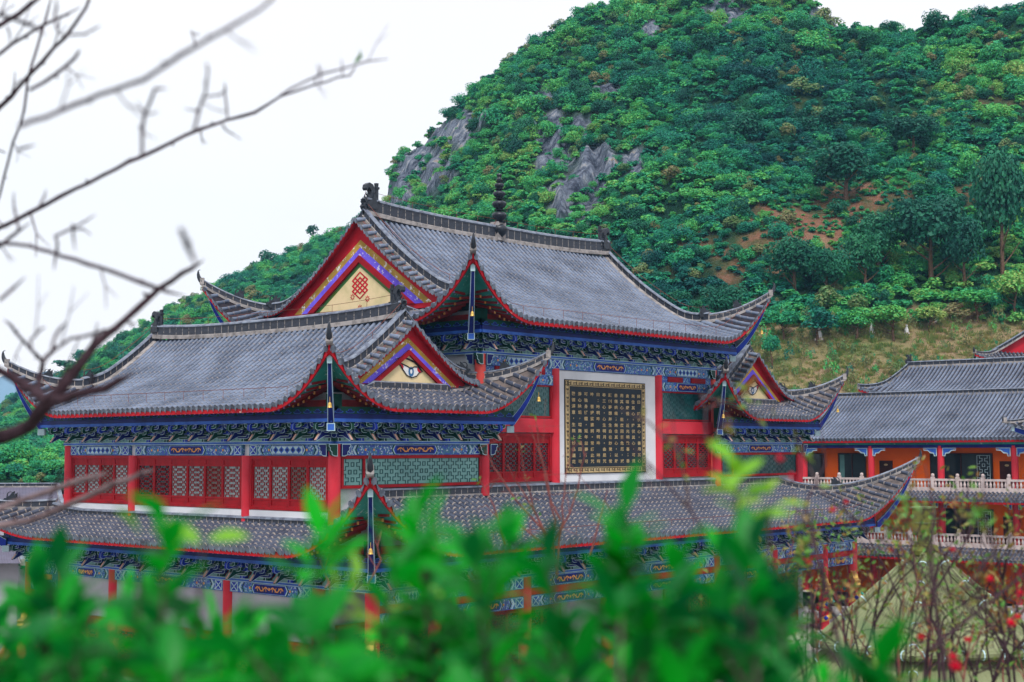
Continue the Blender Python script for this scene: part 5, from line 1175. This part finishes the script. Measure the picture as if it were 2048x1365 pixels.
for zf in (-3.0, -6.9):
    mb = MB(); FBr = Frame((57.2, -14, 0), (0, 1, 0), (-1, 0, 0))
    fbox(mb, FBr, 0, LB, zf, zf+.14, -.09, .09, 'stone'); fbox(mb, FBr, 0, LB, zf+.6, zf+.75, -.07, .07, 'stone')
    for k in range(int(LB/.27)):
        c = FBr(.14+k*.27, zf+.14, 0); lathe(mb, c, [(.05, 0), (.085, .1), (.095, .2), (.06, .33), (.045, .38), (.07, .46)], 'stone', 6)
    bal = mb.build('balustrade', B)
    for k in range(int(LB/1.86)+1):
        mb = MB(); c = FBr(.3+k*1.86, 0, 0); mb.box(c[0]-.12, c[0]+.12, c[1]-.12, c[1]+.12, zf, zf+.88, 'stone'); lathe(mb, (c[0], c[1], zf+.88), [(.08, 0), (.12, .04), (.13, .14), (.1, .22), (0, .25)], 'stone', 8); mb.build('post', bal)
# little gabled porch roof at its near end
mb = MB()
SG = Slope((55.9, -7.3, 1.2), V(0, -1, 0), V(1, 0, 0), 5, 2.0, 1.9, .5, 1.8, .5, .5, True, False)
tile_slope(mb, SG, lambda x: min(x+.4, 2.0), (0, 5), rib='tile_old', sp=.3); mb.build('porch_roof', B); corner(B, SG, True, 1.6, None, 1.3, ridge='ridge', hh=.2, horn=.4)

# hall whose upswept corner shows above the side building
Hh = empty('back_hall', (0, 0, 0)); tag(Hh, 'distant hall with upswept grey roof corner and red gable above the side building', 'building')
c = at(1962, 727, 142); u_ = V(*(RT*V(1, 1, 0))); u_ /= np.linalg.norm(u_); v_ = np.cross(Zv, u_)
S5 = Slope(c, u_, v_, 22, 5, 3.4, .35, 4.5, 1.0, .9); mb = MB(); tile_slope(mb, S5, lambda x: min(x, 22-x, 2.6), (0, 22), rib='tile_old', sp=.4, tl=.5); mb.build('roof_tiles', Hh); eave(Hh, S5, (0, 22), over=2); corner(Hh, S5, True, 2.6, None, 2.0, horn=.7, hh=.3); corner(Hh, S5, False, 2.6, None, 2.0, horn=.7, hh=.3)
S6 = Slope(S5.c+v_*9, -v_, u_, 9, 5, 3.4, .35, 4.5, 1.0, .9); mb = MB(); tile_slope(mb, S6, lambda x: min(x, 9-x, 2.6), (0, 9), rib='tile_old', sp=.4, tl=.5); mb.build('roof_tiles', Hh)
FG = Frame(S5.pt(11, 2.7, 0)*V(1, 1, 0), u_, -v_); zz = S5.pt(11, 2.6, 0)[2]
mb = MB(); prism(mb, [(-8.6, zz), (8.6, zz), (0, zz+5.6)], lambda a, b: FG(a, b, -.2), FG.n*.2, 'redwall'); mb.build('gable_wall', Hh)
for s_ in (-1, 1): mb = MB(); sweep(mb, [FG(s_*8.9*(1-t), zz+5.9*(t*.8+.2*t*t), .1) for t in np.linspace(0, 1, 10)], v_, RIDGE(.4, .4), RM('ridge')); mb.build('verge_ridge', Hh)
cc = S5.pt(11, 3.2, 0); mb = MB(); mb.box(-8.5, 8.5, 0, 6, -12, .2, 'orange'); o = mb.build('wall', Hh, loc=(cc[0], cc[1], zz-.6)); o.rotation_euler = (0, 0, math.atan2(u_[1], u_[0]))

# grey sheet-roofed buildings at the far left
Lb = empty('grey_roof_house', (0, 0, 0)); tag(Lb, 'low house with ribbed grey roof and small red gable behind the temple, left', 'house')
FWl = V(*(FW*V(1, 1, 0))); FWl /= np.linalg.norm(FWl); RTl = V(*(RT*V(1, 1, 0))); RTl /= np.linalg.norm(RTl)
def house(e, px0, px1, yr, ye, d, depth, gab=True, extra=0.0, wallm='greywall'):
    a = at(px0, yr, d+depth); b = at(px1, yr, d+depth); a2 = at(px0-30, ye, d); b2 = at(px1+12, ye, d); b[2] = a[2]; b2[2] = a2[2]
    mb = MB(); n = 10; rows = []; uvs = []
    for j in range(5):
        t = j/4; rows.append([a2+(a-a2)*t+((b2+(b-b2)*t)-(a2+(a-a2)*t))*i/n-Zv*.5*math.sin(t*math.pi)*.5 for i in range(n+1)]); uvs.append([(i*2.0, j) for i in range(n+1)])
    mb.grid(rows, 'tinroof', uvs); bk = FWl*depth
    mb.face([a, b, b+bk-Zv*(a[2]-a2[2]), a+bk-Zv*(a[2]-a2[2])], 'tinroof'); mb.build('roof', e)
    mb = MB(); sweep(mb, [a+(b-a)*t for t in np.linspace(0, 1, 6)], FWl, RIDGE(.15, .25), RM('ridge')); sweep(mb, [b2+(b-b2)*t-Zv*.25*math.sin(t*math.pi) for t in np.linspace(0, 1, 8)], RTl, RIDGE(.15, .25), RM('ridge')); mb.build('roof_ridge', e)
    mb = MB(); w0, w1 = a2+FWl*.9+RTl*.5, b2+FWl*.9-RTl*.6
    mb.face([w0-Zv*.1, w1-Zv*.1, V(w1[0], w1[1], GZ), V(w0[0], w0[1], GZ)], wallm); w3 = w1+FWl*(2*depth-1.8); mb.face([w1-Zv*.1, V(b[0], b[1], b[2]-.3)-RTl*.5, w3-Zv*.1, V(w3[0], w3[1], GZ), V(w1[0], w1[1], GZ)], 'redwall' if gab else wallm); w4 = w0+FWl*(2*depth-1.8)
    mb.face([w3-Zv*.1, w4-Zv*.1, V(w4[0], w4[1], GZ), V(w3[0], w3[1], GZ)], wallm); mb.build('wall', e)
house(Lb, -160, 116, 974, 1016, 96, 5)
Lc = empty('grey_roof_shed', (0, 0, 0)); tag(Lc, 'low grey-walled shed with ribbed grey roof under the porch corner at the left', 'shed')
house(Lc, -170, 34, 1078, 1128, 82, 4, False)
# terracotta dome
dm = at(95, 1345, 58); t = empty('terracotta_dome', (dm[0], dm[1], GZ)); tag(t, 'terracotta red dome with pale ribs behind leaves at the lower left', 'canopy')
Rr = 2.3; zc_ = dm[2]-1.0-GZ; mb = MB(); lathe(mb, (0, 0, zc_), [(Rr*math.cos(a), Rr*1.35*math.sin(a)) for a in np.linspace(0, math.pi/2, 10)], 'brickred', 28); mb.build('dome', t, smooth=True)
mb = MB()
for i in range(8): a = i*math.pi/4; tube(mb, [(Rr*1.01*math.cos(a)*math.cos(e), Rr*1.01*math.sin(a)*math.cos(e), zc_+Rr*1.36*math.sin(e)) for e in np.linspace(0, math.pi/2, 9)], .07, 'panelgold', 6)
mb.build('rib', t); mb = MB(); lathe(mb, (0, 0, 0), [(Rr*.9, 0), (Rr*.9, zc_)], 'greywall', 20); mb.build('drum', t)

# ---------------------------------------------------------------- bamboo-look pavilion
ap = at(1850, 1112, 27.0); Pv = empty('bamboo_pavilion', (ap[0], ap[1], GZ)); tag(Pv, 'pale green pavilion with a pointed roof of painted bamboo poles and white ties', 'pavilion')
h0 = ap[2]-GZ
def roofring(z0, r0, z1, r1, seg, mb, rib=True):
    a0 = .32
    for i in range(seg):
        a, b = a0+i*2*math.pi/seg, a0+(i+1)*2*math.pi/seg
        p0, p1, q0, q1 = V(r0*math.cos(a), r0*math.sin(a), z0), V(r0*math.cos(b), r0*math.sin(b), z0), V(r1*math.cos(a), r1*math.sin(a), z1), V(r1*math.cos(b), r1*math.sin(b), z1)
        n = 18; rows, uv = [], []
        for k in range(2*n+1):
            t = k/(2*n); bump = .028*(k % 2); l, h = p0+(p1-p0)*t, q0+(q1-q0)*t; rows.append([l+Zv*bump, (l+h)/2-Zv*.05+Zv*bump, h+Zv*bump*.3]); uv.append([(0, 0)]*3)
        mb.grid(rows, 'bamboo')
    return a0
mb = MB(); a0 = roofring(h0, .22, h0-1.60, 2.2, 6, mb); mb.build('roof', Pv); roof2 = MB(); roofring(h0-1.75, 1.95, h0-3.1, 3.9, 6, roof2); roof2.build('lower_roof', Pv)
def pole(p, q, r, nm='bamboo_pole', ties=5):
    mb = MB(); tube(mb, [V(*p)+(V(*q)-V(*p))*t for t in np.linspace(0, 1, 10)], r, 'bamboo', 9); o = mb.build(nm, Pv, smooth=False)
    mb = MB()
    for k in range(ties):
        c = V(*p)+(V(*q)-V(*p))*((k+.5)/ties); d_ = V(*q)-V(*p); d_ /= np.linalg.norm(d_); tube(mb, [c-d_*.012, c+d_*.012], r*1.12, 'outline', 9)
    mb.build('white_tie', o)
for i in range(6):
    a, b = a0+i*math.pi/3, a0+(i+1)*math.pi/3
    P_ = lambda r, an, z: (r*math.cos(an), r*math.sin(an), z)
    pole(P_(.2, a, h0+.03), P_(2.27, a, h0-1.62), .075); pole(P_(2.21, a, h0-1.60), P_(2.21, b, h0-1.60), .085, ties=6)
    pole(P_(1.95, a, h0-1.72), P_(4.0, a, h0-3.12), .075, ties=4); pole(P_(3.92, a, h0-3.1), P_(3.92, b, h0-3.1), .085, ties=7)
    mb = MB(); c = P_(3.1, a, 0); tube(mb, [c, (c[0], c[1], h0-2.7)], .13, 'bamboo', 9); mb.build('post', Pv)
mb = MB(); rows = [(.16, -.02), (.24, .02), (.26, .10), (.23, .20), (.14, .22), (.12, .30), (.12, .42), (.17, .5)]; lathe(mb, (0, 0, h0), rows, 'bamboo_dark', 16)
mb.box(-.165, .165, -.165, .165, h0+.40, h0+.90, 'bamboo_dark'); mb.box(-.19, .19, -.19, .19, h0+.90, h0+.93, 'bamboo'); mb.box(-.18, .18, -.18, .18, h0+.62, h0+.635, 'bamboo'); mb.build('finial', Pv)

# ---------------------------------------------------------------- foreground growth (all within a few metres of the camera)
fr = random.Random(11)
def leafshape(mb, p, ax, nr, L, W, mat, curl=.18):
    """one folded, pointed leaf from p along ax"""
    ax = ax/(np.linalg.norm(ax)+1e-9); sd_ = np.cross(ax, nr); sd_ /= (np.linalg.norm(sd_)+1e-9); nr = np.cross(sd_, ax)
    st = [(0, .06), (.18, .5), (.42, 1.0), (.68, .85), (.88, .42), (1, .02)]
    rows = []
    for t, w in st:
        c = p+ax*L*t-nr*(curl*L*t*t); rows.append([c-sd_*W*w*.5+nr*W*w*.16, c, c+sd_*W*w*.5+nr*W*w*.16])
    mb.grid(rows, mat)
def rdir(r, up=0.0):
    v = V(r.gauss(0, 1), r.gauss(0, 1), r.gauss(0, 1)+up); return v/np.linalg.norm(v)
def whorl(mb, p, ax, L, n, mat, r, spread=(.5, 1.35), wr=.38):
    ax = ax/np.linalg.norm(ax); a = np.cross(ax, V(.3, .5, .1)); a /= np.linalg.norm(a); b = np.cross(ax, a); o = r.uniform(0, 6)
    for k in range(n):
        th = o+k*2.4; sp = spread[0]+(spread[1]-spread[0])*r.random(); rad = a*math.cos(th)+b*math.sin(th); d_ = ax*math.cos(sp)+rad*math.sin(sp)
        leafshape(mb, p+ax*(-.012*k+.02)+rad*.004, d_, ax*math.sin(sp)-rad*math.cos(sp), L*r.uniform(.7, 1.15), L*wr*r.uniform(.85, 1.15), mat, r.uniform(.05, .35))
TOP = [(-400, 1120), (0, 1120), (100, 1105), (180, 1130), (250, 1090), (330, 1050), (400, 1100), (470, 1150), (560, 1110), (640, 1060), (710, 1110), (780, 1120), (840, 1050), (910, 1095), (1000, 1085), (1060, 1110), (1180, 1120), (1240, 1050), (1310, 1100), (1400, 1120), (1500, 1090), (1570, 1120), (1610, 1230), (1700, 1290), (1760, 1275), (1830, 1330), (1950, 1400), (2400, 1500)]
sh = empty('leafy_shrub', at(800, 1700, 2.0)); sh.location = (0, 0, 0); tag(sh, 'glossy bright green shrub, blurred, filling the bottom foreground of the view', 'shrub')
lv, yl, stm = MB(), MB(), MB()
tx, ty = [a for a, b in TOP], [b for a, b in TOP]
for i in range(310):
    px_ = fr.uniform(-300, 1880); t_ = np.interp(px_, tx, ty)+(125 if px_ < 800 or px_ > 1560 else 60); py_ = t_+fr.random()**.75*(1500-t_)
    if (450 < px_ < 600 and 1130 < py_ < 1300) or (720 < px_ < 790 and py_ < 1290 and fr.random() < .7) or (1130 < px_ < 1230 and 1150 < py_ < 1210) or (px_ > 1500 and fr.random() < .35): continue
    d_ = fr.uniform(1.45, 2.5)+(py_-1100)*-.0004; p = at(px_, py_, d_); ax = V(fr.gauss(0, .45), fr.gauss(0, .45), 1.0)
    whorl(lv, p, ax, fr.uniform(.048, .074), fr.randint(5, 8), 'bushleaf', fr, (.4, 1.4), .42)
    q = p-ax/np.linalg.norm(ax)*.25+V(fr.gauss(0, .05), fr.gauss(0, .05), 0); tube(stm, [q, (p+q)/2+V(.01, 0, 0), p], [.004, .003, .002], 'barkgrey', 5)
SHOOT = [(330, 1010, 1.6), (640, 1025, 1.7), (838, 1000, 1.7), (850, 1060, 1.7), (790, 1090, 1.6), (1245, 990, 1.8), (1262, 1040, 1.8), (1225, 1080, 1.8), (945, 1055, 1.5), (1100, 1075, 1.5), (1500, 1080, 1.5), (1450, 1090, 1.6), (105, 1110, 1.7), (75, 1140, 1.7), (150, 1150, 1.8), (1760, 1270, 1.6), (1745, 1300, 1.6), (1010, 1060, 1.7), (1360, 1090, 1.7), (1560, 1130, 1.6)]
for px_, py_, d_ in SHOOT:
    p = at(px_, py_+72, d_); ax = V(fr.gauss(0, .15), fr.gauss(0, .15), 1.0); whorl(lv, p, ax, .066, 6, 'bushleaf', fr, (.15, 1.0), .44)
    for k in range(1, 4): whorl(lv, p-ax*.045*k, ax, .068, 4, 'bushleaf', fr, (.6, 1.3), .42)
    tube(stm, [p-ax*.35, p-ax*.15+V(.006, 0, 0), p], [.005, .004, .002], 'barkgrey', 5)
for px_, py_, d_, n_ in ((405, 1090, 1.7, 3), (285, 1085, 1.6, 2), (1475, 955, 1.9, 8), (1490, 985, 1.95, 5), (780, 1230, 1.8, 4), (690, 1190, 1.8, 4), (820, 1200, 1.9, 4), (1540, 1010, 2.2, 3)):
    p = at(px_, py_, d_); whorl(yl, p, V(fr.gauss(0, .3), fr.gauss(0, .3), .8), .06, n_, 'youngleaf', fr, (.7, 1.6), .40)
    if n_ > 1: tube(stm, [p-V(.02, .01, .45), p-V(.01, 0, .2), p], [.005, .004, .002], 'barkgrey', 5)
lv.build('leaves', sh, smooth=True); yl.build('young_leaves', sh, smooth=True, label='yellow-green young leaves'); stm.build('stems', sh)

# bare tree whose branches reach in from the left
bt = empty('bare_tree', at(-420, 900, 3.9)*V(1, 1, 0)+V(0, 0, -2.4)); bt.location = (0, 0, 0)
tag(bt, 'leafless dark tree reaching thin blurred branches in from the left edge', 'tree')
BRN = [(4.2, [(-420, 640, 30), (-150, 540, 16), (0, 458, 11), (60, 425, 11), (150, 378, 10), (285, 313, 9), (400, 258, 9), (455, 240, 8), (512, 226, 8), (560, 193, 6), (625, 172, 5), (700, 150, 4), (712, 132, 3)]),
       (3.6, [(560, 193, 6), (600, 168, 5), (655, 147, 5), (735, 122, 4), (775, 118, 3)]),
       (4.3, [(-420, 640, 30), (-150, 360, 14), (0, 215, 12), (60, 150, 10), (130, 75, 9), (172, 16, 7), (190, -30, 5)]),
       (4.6, [(-300, 700, 20), (-60, 520, 9), (0, 390, 6), (16, 320, 6), (40, 252, 6), (56, 160, 6), (82, 70, 6), (104, -10, 5)]),
       (2.3, [(40, 252, 11), (120, 222, 12), (200, 190, 12), (290, 158, 12), (385, 98, 11), (450, 60, 9), (520, 20, 8), (560, -20, 7)]),
       (4.0, [(-200, 150, 20), (0, 50, 13), (40, 26, 12), (90, -10, 11)]), (4.0, [(-150, 180, 14), (0, 108, 8), (50, 72, 8), (100, 45, 7), (160, 15, 6)]),
       (3.4, [(-100, 560, 14), (0, 490, 9), (60, 446, 9)]), (3.3, [(-100, 480, 14), (0, 488, 9), (60, 492, 9), (100, 505, 10), (200, 535, 10), (300, 572, 10), (370, 592, 9)]),
       (3.4, [(-420, 980, 70), (-120, 900, 44), (0, 876, 38), (60, 852, 36), (98, 805, 32), (130, 765, 26), (190, 690, 22), (250, 640, 18), (320, 576, 15), (408, 520, 12)]),
       (3.3, [(98, 805, 30), (60, 775, 24), (0, 742, 20), (-80, 700, 20)]), (3.2, [(98, 805, 28), (150, 792, 24), (210, 775, 22), (270, 746, 14)]),
       (3.6, [(80, 790, 16), (78, 755, 14), (86, 725, 11), (62, 700, 8), (32, 665, 7), (8, 640, 6)]), (3.0, [(86, 725, 11), (108, 700, 8), (140, 680, 8), (185, 668, 9), (225, 658, 7)]),
       (3.8, [(86, 725, 7), (105, 705, 6), (112, 690, 4)]), (3.0, [(62, 700, 6), (60, 680, 7), (78, 662, 7), (90, 655, 6)]), (2.8, [(104, 700, 8), (112, 670, 8), (132, 645, 8)]),
       (3.8, [(-120, 1090, 22), (0, 1052, 16), (60, 1042, 16), (150, 1005, 15), (230, 968, 14), (308, 940, 12)]), (3.6, [(-120, 1050, 20), (0, 1016, 16), (70, 992, 15), (140, 968, 15), (215, 945, 14)]),
       (2.7, [(284, 312, 9), (286, 260, 9), (290, 228, 8), (310, 178, 7), (335, 178, 6)]), (2.7, [(290, 230, 5), (275, 205, 4)]), (2.7, [(290, 230, 5), (316, 224, 4)]),
       (2.7, [(388, 262, 8), (398, 225, 8), (410, 180, 7), (414, 150, 6), (412, 125, 5)]), (3.0, [(400, 225, 5), (370, 218, 4)]), (3.0, [(412, 195, 5), (440, 190, 5), (450, 180, 4)]), (3.4, [(455, 240, 5), (450, 190, 5), (448, 165, 4)]),
       (3.6, [(445, 250, 5), (465, 268, 4), (482, 280, 3)]), (3.2, [(110, 472, 6), (113, 500, 6), (108, 540, 5)]), (3.2, [(112, 472, 6), (150, 455, 6), (190, 430, 5)]), (3.4, [(150, 460, 5), (165, 458, 5), (182, 470, 4)]),
       (3.4, [(38, 462, 6), (30, 420, 6), (28, 385, 4)]), (3.4, [(80, 410, 6), (92, 380, 5)]), (2.0, [(362, 460, 13), (378, 495, 14), (392, 530, 12)]), (3.6, [(390, 92, 4), (385, 60, 4), (400, 70, 4)]),
       (3.4, [(60, 180, 9), (110, 150, 9), (150, 115, 8), (160, 100, 7)]), (3.0, [(120, 70, 6), (170, 68, 6), (200, 52, 5)]), (2.8, [(0, 30, 10), (60, 50, 10), (90, 70, 10)]), (3.0, [(115, 60, 6), (110, 30, 6), (112, 0, 6)]), (3.6, [(15, 55, 5), (20, 88, 4)]),
       (3.0, [(0, 600, 8), (50, 555, 8)]), (2.9, [(35, 300, 7), (70, 290, 7)]), (3.0, [(640, 170, 4), (640, 140, 4), (635, 130, 4)]), (3.4, [(685, 150, 4), (683, 120, 3)]), (3.0, [(145, 450, 6), (150, 500, 6)])]
for d_, pts in BRN:
    mb = MB(); P = []; rad = []
    for i in range(len(pts)-1):
        a, b = pts[i], pts[i+1]; m_ = max(2, int(math.hypot(a[0]-b[0], a[1]-b[1])/26))
        for k in range(m_):
            t = k/m_; j = 2.0 if (0 < i or k) else 0; P.append(at(a[0]+(b[0]-a[0])*t+fr.gauss(0, 1)*j*.6, a[1]+(b[1]-a[1])*t+fr.gauss(0, 1)*j*.6, d_+.12*math.sin(i+t))); rad.append(max(.0012, (a[2]+(b[2]-a[2])*t)*d_/FPX*.41*fr.uniform(.92, 1.12)))
    P.append(at(pts[-1][0], pts[-1][1], d_)); rad.append(.001)
    tube(mb, P, rad, 'branchgrey' if pts[-1][1] > 930 else 'bark', 7)
    for k in range(2, len(P)-1, 3):               # buds and knots
        if rad[k] < .012: tube(mb, [P[k], P[k]+rdir(fr)*rad[k]*2.6], [rad[k]*1.1, rad[k]*.3], 'bark', 5)
    if len(pts) > 3:                              # finer forked twiglets along the longer branches
        for k in range(3, len(P)-2, 4):
            if rad[k] > .018 or fr.random() < .35: continue
            sg = fr.choice((-1, 1)); dv = (P[k+1]-P[k]); dv /= np.linalg.norm(dv); e = dv*.5+UP*sg*.8+rdir(fr)*.3; L_ = fr.uniform(.05, .16); r_ = min(rad[k]*.45, .0035)
            q1, q2 = P[k]+e*L_*.5, P[k]+e*L_+rdir(fr)*L_*.15; tube(mb, [P[k], q1, q2], [r_, r_*.8, r_*.4], 'bark', 5); tube(mb, [q1, q1+(e+RT*.7)*L_*.3], [r_*.7, r_*.3], 'bark', 5)
    mb.build('branch', bt)
mb = MB(); tr0 = at(-420, 800, 3.9); tube(mb, [V(tr0[0], tr0[1], -4), tr0-Zv*.3, tr0, at(-430, 500, 4.0), at(-410, 100, 4.1)], [.16, .11, .10, .075, .05], 'bark', 10); mb.build('trunk', bt)
mb = MB()
for k in range(3): leafshape(mb, at(722, 100+8*k, 3.7), V(.1*k-.1, .1, -.4+.3*k), V(.5, -.5, .3), .03, .018, 'autumnleaf')
mb.build('last_leaf', bt)

# flowering shrub with wiry twigs on the right
def grow(mb, lf, p, d, L, rad, depth, r, leafmat_, tips, mat, lsize=.022, leafp=.5):
    n = 5; P = [p]; dd = d.copy()
    for k in range(n): dd = dd+rdir(r, .15)*.16; dd /= np.linalg.norm(dd); P.append(P[-1]+dd*L/n)
    R_ = [rad*(1-.45*k/n) for k in range(n+1)]; tube(mb, P, R_, mat, 5 if rad < .006 else 7)
    if depth == 0: tips.append(P[-1])
    if depth <= 1:
        for q in P[1:]:
            if r.random() < leafp: leafshape(lf, q, rdir(r, .2), rdir(r, 1), lsize*r.uniform(.7, 1.3), lsize*.45, leafmat_)
    if depth > 0:
        for k in range(r.choice((2, 3, 3))):
            q = P[r.randint(2, n)]; nd = dd+rdir(r, .1)*.75; nd /= np.linalg.norm(nd); grow(mb, lf, q, nd, L*r.uniform(.45, .72), rad*.58, depth-1, r, leafmat_, tips, mat, lsize, leafp)
fs = empty('flowering_shrub', (0, 0, 0)); tag(fs, 'wiry shrub of dark twigs, sparse leaves and red blossoms at the lower right', 'shrub')
st_, lf, tips = MB(), MB(), []; r2 = random.Random(4)
for px_, py_, d_, L, rad, lean in ((1600, 1480, 4.2, .38, .010, -.1), (1660, 1460, 4.0, .42, .011, -.2), (1700, 1480, 5.0, .5, .012, .05), (1790, 1480, 4.6, .45, .012, .1), (1850, 1460, 4.2, .50, .014, -.05), (1900, 1470, 4.8, .48, .012, .1), (1960, 1480, 4.4, .42, .013, .2), (2030, 1480, 5.0, .45, .012, -.1), (2100, 1450, 4.6, .42, .012, -.3), (1740, 1440, 5.6, .48, .010, -.3), (2000, 1440, 5.6, .5, .010, .0), (1560, 1440, 5.2, .34, .009, .1), (1640, 1260, 3.4, .16, .008, -.1)):
    grow(st_, lf, at(px_, py_, d_*1.5), V(*(RT*lean))+Zv, L*1.5, rad*.75, 4, r2, 'autumnleaf', tips, 'bark', .036, .22)
for k in range(26):
    px_ = 1500+k*24+r2.uniform(-14, 14); d_ = r2.uniform(6.0, 9.0)
    grow(st_, lf, at(px_, 1440, d_), V(*(RT*r2.uniform(-.35, .3)))+Zv, r2.uniform(.26, .46)*(d_/5), r2.uniform(.0055, .008), 3, r2, 'autumnleaf', tips, 'twig' if k % 3 == 0 else 'bark', .036, .22)
for d_, pts in ((3.4, [(1690, 1420, 16), (1680, 1300, 14), (1640, 1120, 12), (1610, 1010, 9), (1650, 930, 6), (1640, 830, 4)]), (3.6, [(1900, 1460, 18), (1880, 1280, 16), (1860, 1120, 12), (1868, 1020, 8), (1850, 930, 4)]), (3.8, [(1860, 1300, 12), (1960, 1220, 10), (2060, 1140, 9)]), (3.0, [(1440, 1110, 9), (1380, 1020, 9), (1300, 930, 7), (1240, 870, 5)]), (2.9, [(1470, 960, 7), (1400, 930, 7), (1330, 880, 6)]), (3.2, [(1410, 880, 6), (1411, 820, 6), (1400, 790, 5)]), (3.3, [(1980, 1250, 9), (1760, 1080, 7), (1650, 990, 5)]), (3.3, [(1930, 1180, 7), (1990, 1100, 6)])):
    P = [at(x, y, d_+.1*i) for i, (x, y, w) in enumerate(pts)]; tube(st_, P, [w*d_/FPX*.33 for x, y, w in pts], 'bark', 7)
    for q in range(2): a = P[1+q % (len(P)-1)]; grow(st_, lf, a, rdir(r2, .6), .14, .0035, 1, r2, 'autumnleaf', tips, 'barkgrey', .028, .5)
st_.build('twigs', fs); lf.build('leaves', fs, smooth=True)
def blossom(p, s, r):
    mb = MB()
    for k in range(11):
        a = k*2.4; tilt = .3+.9*(k/11); d_ = V(math.cos(a)*math.sin(tilt), math.sin(a)*math.sin(tilt), math.cos(tilt)); leafshape(mb, p, d_, V(-math.cos(a), -math.sin(a), .6), s*r.uniform(.7, 1.0), s*.8, 'rose', -.2)
    mb.build('blossom', fs)
for px_, py_, d_, s in ((1665, 1026, 3.4, .016), (1692, 1010, 3.8, .014), (1618, 1130, 3.6, .014), (1980, 1165, 4.2, .022), (1912, 1345, 3.0, .026), (1905, 1322, 3.2, .018), (1842, 1282, 3.6, .020), (1935, 1286, 4, .020), (2024, 1255, 3.8, .024), (2035, 1240, 4.4, .02), (1560, 925, 2.6, .014), (1585, 960, 2.4, .012), (1905, 1105, 4.6, .018), (1782, 1105, 4.6, .012), (2040, 1190, 4.4, .016), (1640, 1290, 4.2, .014)): blossom(at(px_, py_, d_), s*1.0, fr)

# thin reddish saplings standing up in front of the porch roof
sp_ = empty('twiggy_sapling', (0, 0, 0)); tag(sp_, 'bare reddish sapling stems fanning up in front of the porch roof, below the text panel', 'sapling')
D9 = 8.0
STEMS = ([(1112, 1150), (1108, 1040), (1092, 950), (1060, 850)], [(1112, 1150), (1125, 1040), (1132, 960), (1150, 880)], [(1112, 1130), (1075, 1040), (1050, 960), (1042, 905)], [(1105, 1090), (1060, 1010), (1015, 930)], [(1085, 1060), (1030, 1000), (985, 930), (970, 900)], [(1112, 1080), (1150, 1000), (1165, 930), (1172, 905)], [(1120, 1040), (1095, 985), (1080, 900), (1070, 830)], [(1100, 1100), (1040, 1050), (1000, 1035)], [(870, 1160), (880, 1100), (860, 1030)], [(660, 1240), (658, 1180), (640, 1120)], [(1180, 1110), (1200, 1040), (1215, 980)], [(1010, 1090), (985, 1010), (960, 960)], [(735, 1170), (762, 1120), (750, 1080)], [(840, 1200), (855, 1150), (872, 1130), (880, 1090)], [(960, 1220), (1000, 1150), (1060, 1130)])
sp2 = empty('dry_weed', (0, 0, 0)); tag(sp2, 'thin dry weed stalks standing among the leaves under the near porch corner', 'weed')
for who, want in ((sp_, False), (sp2, True)):
    mb, lf2 = MB(), MB()
    for pts in STEMS:
        if (pts[0][0] < 900) != want: continue
        P = []
        for a, b in zip(pts[:-1], pts[1:]):
            for t in (0, .33, .66): P.append(at(a[0]+(b[0]-a[0])*t+fr.gauss(0, 1.5), a[1]+(b[1]-a[1])*t, D9))
        P.append(at(*pts[-1], D9)); tube(mb, P, [.0065-.005*i/len(P) for i in range(len(P))], 'twig', 5)
        for q in P[2::3]: tube(mb, [q, q+rdir(fr, .8)*.10, q+rdir(fr, .8)*.17], [.003, .002, .001], 'twig', 4)
        for q in P[::3]:
            if fr.random() < .5: whorl(lf2, q, rdir(fr, .5), .035, 3, 'autumnleaf', fr)

    mb.build('stems', who); lf2.build('leaves', who, smooth=True)

# rough growth on the slope below the viewpoint
n0 = 260; dd_ = rg_.uniform(7, 24, n0); px = rg_.uniform(-300, 2350, n0); W_ = dd_*(px-1024)/FPX
gx_, gy_ = CAM[0]+FH[0]*dd_+RH[0]*W_, CAM[1]+FH[1]*dd_+RH[1]*W_; gz_ = GZ+np.clip(9.2-np.clip(dd_-1.0, 0, 99)*.5, 0, 9.2)
s = rg_.uniform(.5, 1.1, n0); s = np.minimum(s, np.maximum(.15, (-.155*dd_-gz_)*.9))
scatter('slope_growth', [leafmesh('slope_bush_%d' % i, 700, .09, 130+i, 'forest', lobes=9) for i in range(3)], np.stack([gx_, gy_, gz_+s*.4], -1), np.stack([s, s, s*.9], -1), np.stack([px*0, px*0, rg_.uniform(0, 6.28, n0)], -1))

# ---------------------------------------------------------------- the blue air that softens the far hillside
mb = MB(); mb.box(-620, 760, -620, 760, GZ-1.5, 175, 'white'); hz = mb.build('haze'); tag(hz, kind='stuff')
hm = bpy.data.materials.new('haze_air'); hm.use_nodes = True; hn = hm.node_tree; hn.nodes.clear()
ho = hn.nodes.new('ShaderNodeOutputMaterial'); pv = hn.nodes.new('ShaderNodeVolumePrincipled'); pv.inputs['Density'].default_value = .00022; pv.inputs['Color'].default_value = (.30, .66, 1.0, 1); pv.inputs['Anisotropy'].default_value = .2
hn.links.new(pv.outputs[0], ho.inputs['Volume']); hz.data.materials.clear(); hz.data.materials.append(hm)
sc.cycles.volume_bounces = 0
